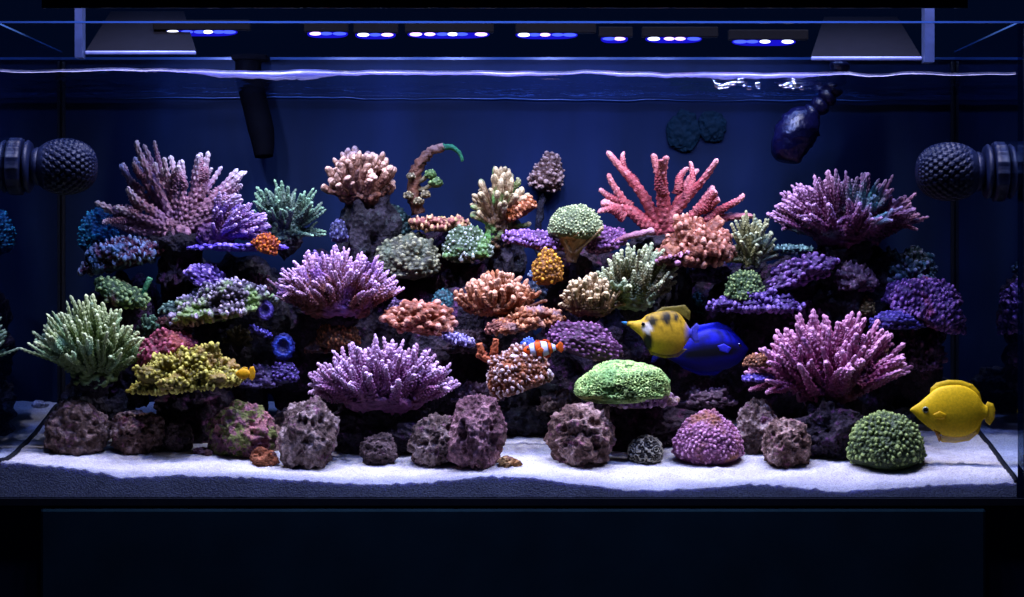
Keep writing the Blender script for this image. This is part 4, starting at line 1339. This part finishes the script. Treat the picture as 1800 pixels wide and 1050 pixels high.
def fin_mesh(outline, colfn, k, thick=1.6, y=0.0, rays=True):
    """thin tapered fin from an outline in px; thicker at its middle"""
    pts = np.array(outline, float)
    dense = []
    n = len(pts)
    for i in range(n):
        for t in np.linspace(0, 1, 6, endpoint=False):
            dense.append(pts[i] * (1 - t) + pts[(i + 1) % n] * t)
    dense = np.array(dense)
    c = dense.mean(0)
    v, f = [], []
    layers = (1.0, 0.66, 0.33)
    m = len(dense)
    for s in (1, -1):
        for li, L in enumerate(layers):
            q = c + (dense - c) * L
            for e in range(m):
                rip = 0.35 * math.sin(e * 1.9) if rays and li < 2 else 0
                v.append((q[e, 0], y + s * (0.12 + (thick * 0.5 + rip) * (1 - L) ** 0.6), q[e, 1]))
        v.append((c[0], y + s * thick * 0.5, c[1]))
    blk = m * 3 + 1
    for s in (0, 1):
        o_ = s * blk
        for li in range(2):
            for e in range(m):
                a, b = o_ + li * m + e, o_ + li * m + (e + 1) % m
                t1, t2 = (a, b, b + m), (a, b + m, a + m)
                f += [t1, t2] if s else [t1[::-1], t2[::-1]]
        for e in range(m):
            t = (o_ + 2 * m + e, o_ + 2 * m + (e + 1) % m, o_ + 3 * m)
            f.append(t if s else t[::-1])
    for e in range(m):
        e2 = (e + 1) % m
        f += [(e, e2, blk + e2), (e, blk + e2, blk + e)]
    v = np.array(v)
    return fast_tri_mesh('fin', v * k, np.array(f), None, colfn(v))

def const(c):
    return lambda v: np.tile(np.array(lin(c)), (len(v), 1))
def eye(parent, x, y, z, r, k, mat=None):
    v, f = ico(3)
    o = link('eye', fast_tri_mesh('eye', v * np.array([1, 0.5, 1]) * r * k, f), mat or M_eye, parent, (x * k, y * k, z * k))
    return o

# yellow disc shaped fish, snout to the left; px measured from its body centre (1680, 724)
YEL = (244, 200, 24)
def ycol(v):
    c = np.tile(np.array(lin(YEL)), (len(v), 1))
    sh = np.clip((-v[:, 0] - 45) / 40, 0, 1)[:, None]
    return c * (1 - 0.25 * sh)
dF = 0.10
kF = S(dF)
yt = thing('yellow_tang', 'bright yellow disc shaped fish hovering over the sand, snout towards the reef', 'fish', W(1680, 724, dF))
link('body', fish_body([(-80, 4, 1, 1.0), (-76, 8, -2, 3), (-64, 16, -14, 6), (-50, 28, -26, 9), (-32, 42, -38, 11), (-8, 47, -44, 11.5), (16, 45, -43, 10),
                        (36, 33, -32, 7), (48, 15, -15, 4), (56, 9, -9, 3.5)], ycol, kF), M_fish, yt)
link('dorsal_fin', fin_mesh([(-46, 26), (-44, 42), (-34, 51), (-14, 56), (10, 55), (30, 48), (42, 34), (46, 18), (38, 14), (30, 28), (10, 40), (-16, 42), (-36, 34)], const((248, 206, 30)), kF), M_fin, yt)
link('anal_fin', fin_mesh([(-22, -38), (-30, -47), (-24, -54), (0, -55), (24, -51), (40, -38), (46, -20), (38, -16), (26, -32), (0, -41)], const((246, 202, 26)), kF), M_fin, yt)
link('tail_fin', fin_mesh([(50, 8), (56, 18), (66, 14), (70, 2), (68, -12), (60, -24), (52, -18), (50, -8)], const((248, 206, 34)), kF), M_fin, yt)
link('pectoral_fin', fin_mesh([(-42, -4), (-30, 2), (-18, -4), (-22, -12), (-38, -12)], const((240, 194, 20)), kF, 1.4, -12), M_fin, yt)
link('pelvic_fin', fin_mesh([(-40, -30), (-34, -44), (-30, -54), (-26, -48), (-28, -36)], const((180, 120, 10)), kF, 1.4, -4), M_fin, yt)
M_eyering = plain_mat('eye_iris', (0.25, 0.28, 0.10), 0.3, 0.5)
for s in (-1, 1):
    e = eye(yt, -54, 7.4 * s, 4, 6.0, kF, M_eyering)
    e.name = 'eye'
    p_ = eye(e, -0.4, 2.0 * s, 0, 4.6, kF)
    p_.name = 'pupil'

# yellow and black fish in front of the blue one, centre (1168, 586)
d2 = 0.22
k2 = S(d2)
def foxcol(v):
    c = np.tile(np.array(lin((200, 160, 36))), (len(v), 1))
    def blot(x, z, rx, rz, col, soft=0.35):
        nonlocal c
        q = np.sqrt(((v[:, 0] - x) / rx) ** 2 + ((v[:, 2] - z) / rz) ** 2)
        w = np.clip((1 - q) / soft, 0, 1)[:, None]
        c = c * (1 - w) + np.array(lin(col)) * w
    blot(-30, -16, 11, 22, (14, 14, 16))
    blot(4, 26, 9, 14, (24, 22, 14))
    blot(20, 28, 6, 8, (40, 34, 16))
    blot(-22, 20, 10, 12, (40, 36, 14))
    blot(-31, 9, 11, 9, (240, 232, 226), 0.3)
    blot(46, 2, 14, 30, (70, 70, 190), 0.8)
    sp = np.clip(fbm(v * 0.16, 31, 3) * 1.6 - 0.1, 0, 1)[:, None] * np.clip((v[:, 2:3] + 4) / 24, 0.12, 1)
    edge = np.clip((np.abs(v[:, 2:3]) - 24) / 14, 0, 1)
    return c * (1 - 0.85 * sp) * (1 - 0.5 * edge) + np.array(lin((60, 60, 40))) * 0.3 * edge
fx = thing('yellow_fish', 'yellow fish with black blotches and white cheek passing the blue fish', 'fish', W(1168, 586, d2))
link('body', fish_body([(-66, 20, 14, 2), (-60, 21, 10, 4), (-50, 22, 2, 7), (-40, 25, -8, 10), (-30, 33, -27, 12), (-12, 38, -36, 14), (12, 40, -38, 13), (27, 34, -33, 10), (37, 20, -20, 6), (44, 9, -9, 4), (48, 7, -7, 2.5)], foxcol, k2), M_fish, fx)
link('dorsal_fin', fin_mesh([(-18, 36), (-4, 46), (20, 48), (36, 50), (46, 38), (44, 22), (34, 30), (10, 36)], const((120, 108, 40)), k2), M_fin, fx)
link('anal_fin', fin_mesh([(-30, -26), (-24, -38), (0, -44), (24, -42), (40, -28), (30, -26), (0, -32)], const((150, 126, 40)), k2), M_fin, fx)
link('tail_fin', fin_mesh([(46, 8), (56, 18), (62, 14), (58, 0), (62, -16), (54, -18), (46, -8)], const((70, 70, 180)), k2), M_fin, fx)
link('snout_tip', fin_mesh([(-76, 20), (-68, 21), (-62, 19), (-65, 14), (-72, 16)], const((50, 130, 190)), k2, 2.5), M_fish, fx)
for s in (-1, 1):
    eye(fx, -38, 11.0 * s, 16, 3.4, k2)

# royal blue fish, centre (1232, 612)
d3 = 0.30
k3 = S(d3) * 0.94
def bluecol(v):
    c = np.tile(np.array(lin((2, 4, 118))), (len(v), 1))
    up = np.clip((v[:, 2:3] - 4 - 0.1 * v[:, 0:1]) / 10, 0, 1)
    c = c * (1 - up) + np.array(lin((10, 16, 180))) * up
    stripe = (0.5 + 0.5 * np.sin(v[:, 2] * 0.85 - v[:, 0] * 0.22 + 0.8 * vnoise(v * 0.1, 3)))[:, None]
    c = c * (1 - 0.7 * up * stripe)
    q = np.sqrt(((v[:, 0] - 6) / 66) ** 2 + ((v[:, 2] - (-7 + 0.10 * v[:, 0])) / 17) ** 2)
    w = np.clip((1 - q) / 0.3, 0, 1)[:, None]
    c = c * (1 - w) + np.array(lin((3, 3, 14))) * w
    return c
bt = thing('blue_tang', 'royal blue fish with black flank marking below the olive table coral', 'fish', W(1243, 613, d3))
link('body', fish_body([(-88, -4, -10, 2.5), (-74, 2, -18, 5), (-52, 10, -30, 9), (-26, 28, -40, 13), (2, 38, -44, 15), (30, 38, -40, 15), (52, 28, -32, 12), (66, 14, -20, 8), (74, 4, -8, 4), (77, 0, -3, 1.5)], bluecol, k3), M_fish, bt)
link('dorsal_fin', fin_mesh([(-56, 8), (-40, 26), (-14, 44), (20, 50), (40, 42), (56, 24), (40, 30), (10, 36), (-24, 26)], const((30, 40, 220)), k3), M_fin, bt)
link('anal_fin', fin_mesh([(-62, -22), (-44, -38), (-14, -50), (16, -50), (30, -40), (0, -42), (-30, -36)], const((10, 14, 190)), k3), M_fin, bt)
link('tail_fin', fin_mesh([(-86, -4), (-98, 10), (-104, 8), (-100, -8), (-106, -26), (-98, -26), (-86, -12)], const((30, 30, 120)), k3), M_fin, bt)
link('pectoral_fin', fin_mesh([(44, 2), (30, 10), (18, 6), (22, -4), (38, -8)], const((60, 60, 230)), k3, 1.4, -15), M_fin, bt)
for s in (-1, 1):
    eye(bt, 60, 8.5 * s, 6, 3.6, k3)

# clownfish, centre (950, 612)
d4 = 0.165
k4 = S(d4)
def clowncol(v):
    c = np.tile(np.array(lin((236, 88, 12))), (len(v), 1))
    for x, w_ in ((-14, 4.5), (8, 5.5), (24, 3)):
        q = np.abs(v[:, 0] - x + 0.12 * v[:, 2]) / w_
        bl = np.clip((1.35 - q) / 0.12, 0, 1)[:, None]
        wh = np.clip((1.0 - q) / 0.15, 0, 1)[:, None]
        c = c * (1 - bl) + np.array(lin((12, 10, 14))) * bl
        c = c * (1 - wh) + np.array(lin((226, 232, 250))) * wh
    return c
cf = thing('clownfish', 'small orange clownfish with white bands above the speckled coral', 'fish', W(950, 614, d4))
cf.rotation_euler = (0, R(-6), 0)
link('body', fish_body([(-30, 2, -2, 1.5), (-25, 7, -7, 4), (-14, 12, -12, 6.5), (2, 14, -14, 7), (16, 10, -10, 5), (26, 5, -5, 2.5), (30, 4, -4, 2)], clowncol, k4), M_fish, cf)
link('dorsal_fin', fin_mesh([(-12, 10), (-6, 17), (4, 15), (8, 17), (17, 14), (18, 8), (4, 11)], const((230, 84, 14)), k4), M_fin, cf)
link('anal_fin', fin_mesh([(4, -12), (8, -18), (16, -15), (18, -8)], const((230, 84, 14)), k4), M_fin, cf)
link('tail_fin', fin_mesh([(28, 4), (36, 10), (40, 6), (41, 0), (40, -6), (36, -10), (28, -4)], const((230, 100, 20)), k4), M_fin, cf)
link('pectoral_fin', fin_mesh([(-6, 0), (2, 4), (6, 0), (4, -6), (-4, -6)], const((238, 110, 24)), k4, 1.2, -7.5), M_fin, cf)
for s in (-1, 1):
    eye(cf, -22, 4.6 * s, 2.5, 2.2, k4)
knobby('polyp_colony', 'pale blue polyp puff behind the clownfish head', 930, 612, 0.20, 14, 16, 12, 4, 3, coral_mat((60, 90, 190), (150, 190, 250)), seed=140, n=5, low=0.8)

# small yellow fish half hidden by the mound coral, centre (428, 658)
d5 = 0.13
k5 = S(d5)
sf = thing('yellow_fish', 'tiny yellow fish beside the tip of the yellow green mound', 'fish', W(430, 657, d5))
link('body', fish_body([(-16, 1, -2, 1), (-12, 5, -6, 3), (-4, 9, -10, 4), (4, 8, -8, 3.5), (9, 3, -3, 2)], const((220, 160, 10)), k5), M_fish, sf)
link('tail_fin', fin_mesh([(6, 4), (10, 12), (16, 13), (19, 4), (18, -6), (14, -13), (9, -10), (6, -4)], const((240, 176, 8)), k5), M_fin, sf)
link('dorsal_fin', fin_mesh([(-8, 6), (-2, 12), (5, 11), (6, 5)], const((230, 170, 12)), k5), M_fin, sf)
for s in (-1, 1):
    eye(sf, -11, 2.6 * s, 1, 1.5, k5)

# ------------------------------------------------------------------ circulation pumps on the side panes
def lathe(name, prof_, n=48, axis=1, ribfn=None):
    v, f = [], []
    for i, (x, r) in enumerate(prof_):
        for j in range(n):
            a = 2 * math.pi * j / n
            rr = r + (ribfn(i / (len(prof_) - 1), a) if ribfn else 0)
            v.append((axis * x, rr * math.cos(a), rr * math.sin(a)))
        if i:
            for j in range(n):
                a, b = (i - 1) * n + j, (i - 1) * n + (j + 1) % n
                q = [(a, b, b + n), (a, b + n, a + n)]
                f += q if axis > 0 else [t[::-1] for t in q]
    nv = len(v)
    v += [(axis * prof_[0][0], 0, 0), (axis * prof_[-1][0], 0, 0)]
    m = len(prof_)
    for j in range(n):
        t1, t2 = (nv, (j + 1) % n, j), (nv + 1, (m - 1) * n + j, (m - 1) * n + (j + 1) % n)
        f += [t1, t2] if axis > 0 else [t1[::-1], t2[::-1]]
    return fast_tri_mesh(name, np.array(v), np.array(f))

def pump(label, px, py, d, r, axis, seed):
    """ball caged pump; axis +1 points its cage to +x; (px, py) is the middle of the cage ball"""
    k = S(d)
    root = thing('circulation_pump', label, 'pump', W(px, py, d))
    n = 96
    prof_ = []
    for t in np.linspace(0, math.pi, n):
        prof_.append((-r * 1.12 * math.cos(t) * k, max(r * math.sin(t) ** 0.75, 0.2) * k))
    def rib(t, a):
        if t < 0.30 or t > 0.97:
            return 0.0
        s1 = math.sin(a * 22 + t * 60)
        s2 = math.sin(a * 22 - t * 60)
        w = math.sin((t - 0.30) / 0.67 * math.pi) ** 0.3
        return (-0.075 if (s1 < -0.2 and s2 < 0.9) or s2 < -0.55 else 0.0) * r * k * w
    link('cage', lathe('cage', prof_, 220, axis, rib), M_pump, root)
    link('collar', lathe('collar', [(-r * 1.15 * k, r * 0.52 * k), (-r * 1.12 * k, r * 0.62 * k), (-r * 0.98 * k, r * 0.68 * k), (-r * 0.90 * k, r * 0.66 * k), (-r * 0.86 * k, r * 0.55 * k)], 48, axis), M_pump, root)
    link('collar', lathe('collar', [(-r * 1.42 * k, r * 0.55 * k), (-r * 1.40 * k, r * 0.86 * k), (-r * 1.30 * k, r * 0.94 * k), (-r * 1.20 * k, r * 0.86 * k), (-r * 1.17 * k, r * 0.55 * k)], 48, axis), M_pump, root)
    def rib2(t, a):
        return (0.04 * r * k if math.sin(a * 16) > 0.3 else 0.0) * (1 if 0.1 < t < 0.9 else 0)
    hb = [(-r * 2.6 * k, r * 0.8 * k), (-r * 2.55 * k, r * 0.98 * k)] + [(-r * (2.5 - 1.0 * q) * k, r * (1.0 - 0.03 * q) * k) for q in np.linspace(0, 1, 10)] + [(-r * 1.46 * k, r * 0.90 * k), (-r * 1.44 * k, r * 0.7 * k)]
    link('motor_housing', lathe('motor_housing', hb, 96, axis, rib2), M_pump, root)
    return root
pump('dark ball shaped circulation pump beside the lilac staghorn coral', 115, 293, 0.17, 50, 1, 1)
pump('dark ball shaped circulation pump beside the purple dome coral', 1668, 302, 0.17, 52, -1, 2)

# ------------------------------------------------------------------ return nozzle and pipes at the back
nz = thing('return_nozzle', 'blue lit jointed return hose with bulbous outlet under the water surface', 'hose', W(1468, 120, 0.46))
path = smooth_path([W(1478, 108, 0.46), W(1468, 150, 0.46), W(1448, 180, 0.455), W(1420, 205, 0.45)], 7)
M_nz = plain_mat('blue_black_hose', (0.003, 0.003, 0.028), 0.3, 0.5, bump=0.8, bscale=120)
for i in range(6):
    a, b = path[i], path[i + 1]
    pts = [a + (b - a) * t for t in np.linspace(-0.06, 1.06, 9)]
    rr = [0.011, 0.016, 0.019, 0.020, 0.020, 0.019, 0.017, 0.015, 0.011]
    link('hose_segment', tube_mesh('hose_segment', pts, rr, 20, 0.02, i), M_nz, nz, -nz.location)
pts = smooth_path([W(1428, 200, 0.45), W(1408, 222, 0.445), W(1390, 250, 0.44), W(1384, 284, 0.435)], 16)
link('outlet', tube_mesh('outlet', pts, [0.016, 0.024, 0.030, 0.034, 0.037, 0.039, 0.040, 0.041, 0.041, 0.040, 0.038, 0.036, 0.034, 0.030, 0.027, 0.022], 24, 0.06, 9), M_nz, nz, -nz.location)

rp = thing('return_pipe', 'black flattened pipe hanging down the blue back panel', 'pipe', W(440, 110, 0.56))
pts = smooth_path([W(436, 96, 0.57), W(438, 140, 0.57), W(450, 190, 0.57), W(461, 240, 0.565), W(464, 276, 0.56)], 30)
me = tube_mesh('pipe_body', pts, [0.026 - 0.008 * max(0, (q - 20) / 9) for q in range(30)], 24, 0.0, 3)
link('pipe_body', me, M_ledbar, rp, -rp.location)
link('pipe_clip', box_mesh('pipe_clip', -0.035, 0.035, -0.030, 0.045, 0.004, 0.014, 0.002), M_ledbar, rp)

# air bubbles caught under the surface
v0, f0 = ico(3)
bub = fast_tri_mesh('bubble', v0, f0)
M_bub = clear_mat('bubble_skin', (0.95, 0.97, 1.0), 0.5, (0.9, 0.95, 1.0), lo=0.15, hi=0.95)
rg = np.random.default_rng(77)
for i in range(26):
    px = float(rg.uniform(1255, 1420))
    dd = float(rg.uniform(0.02, 0.2))
    o = link('air_bubble', bub, M_bub, None, ((px - 900) * S(dd), dd, ZW - 0.009 - float(rg.uniform(0, 0.012))))
    r = float(rg.uniform(0.0018, 0.005))
    o.scale = (r * 1.3, r, r)
    tag(o, 'tiny clear air bubble just under the water surface near the return hose', 'bubble', 'air bubbles under the surface')
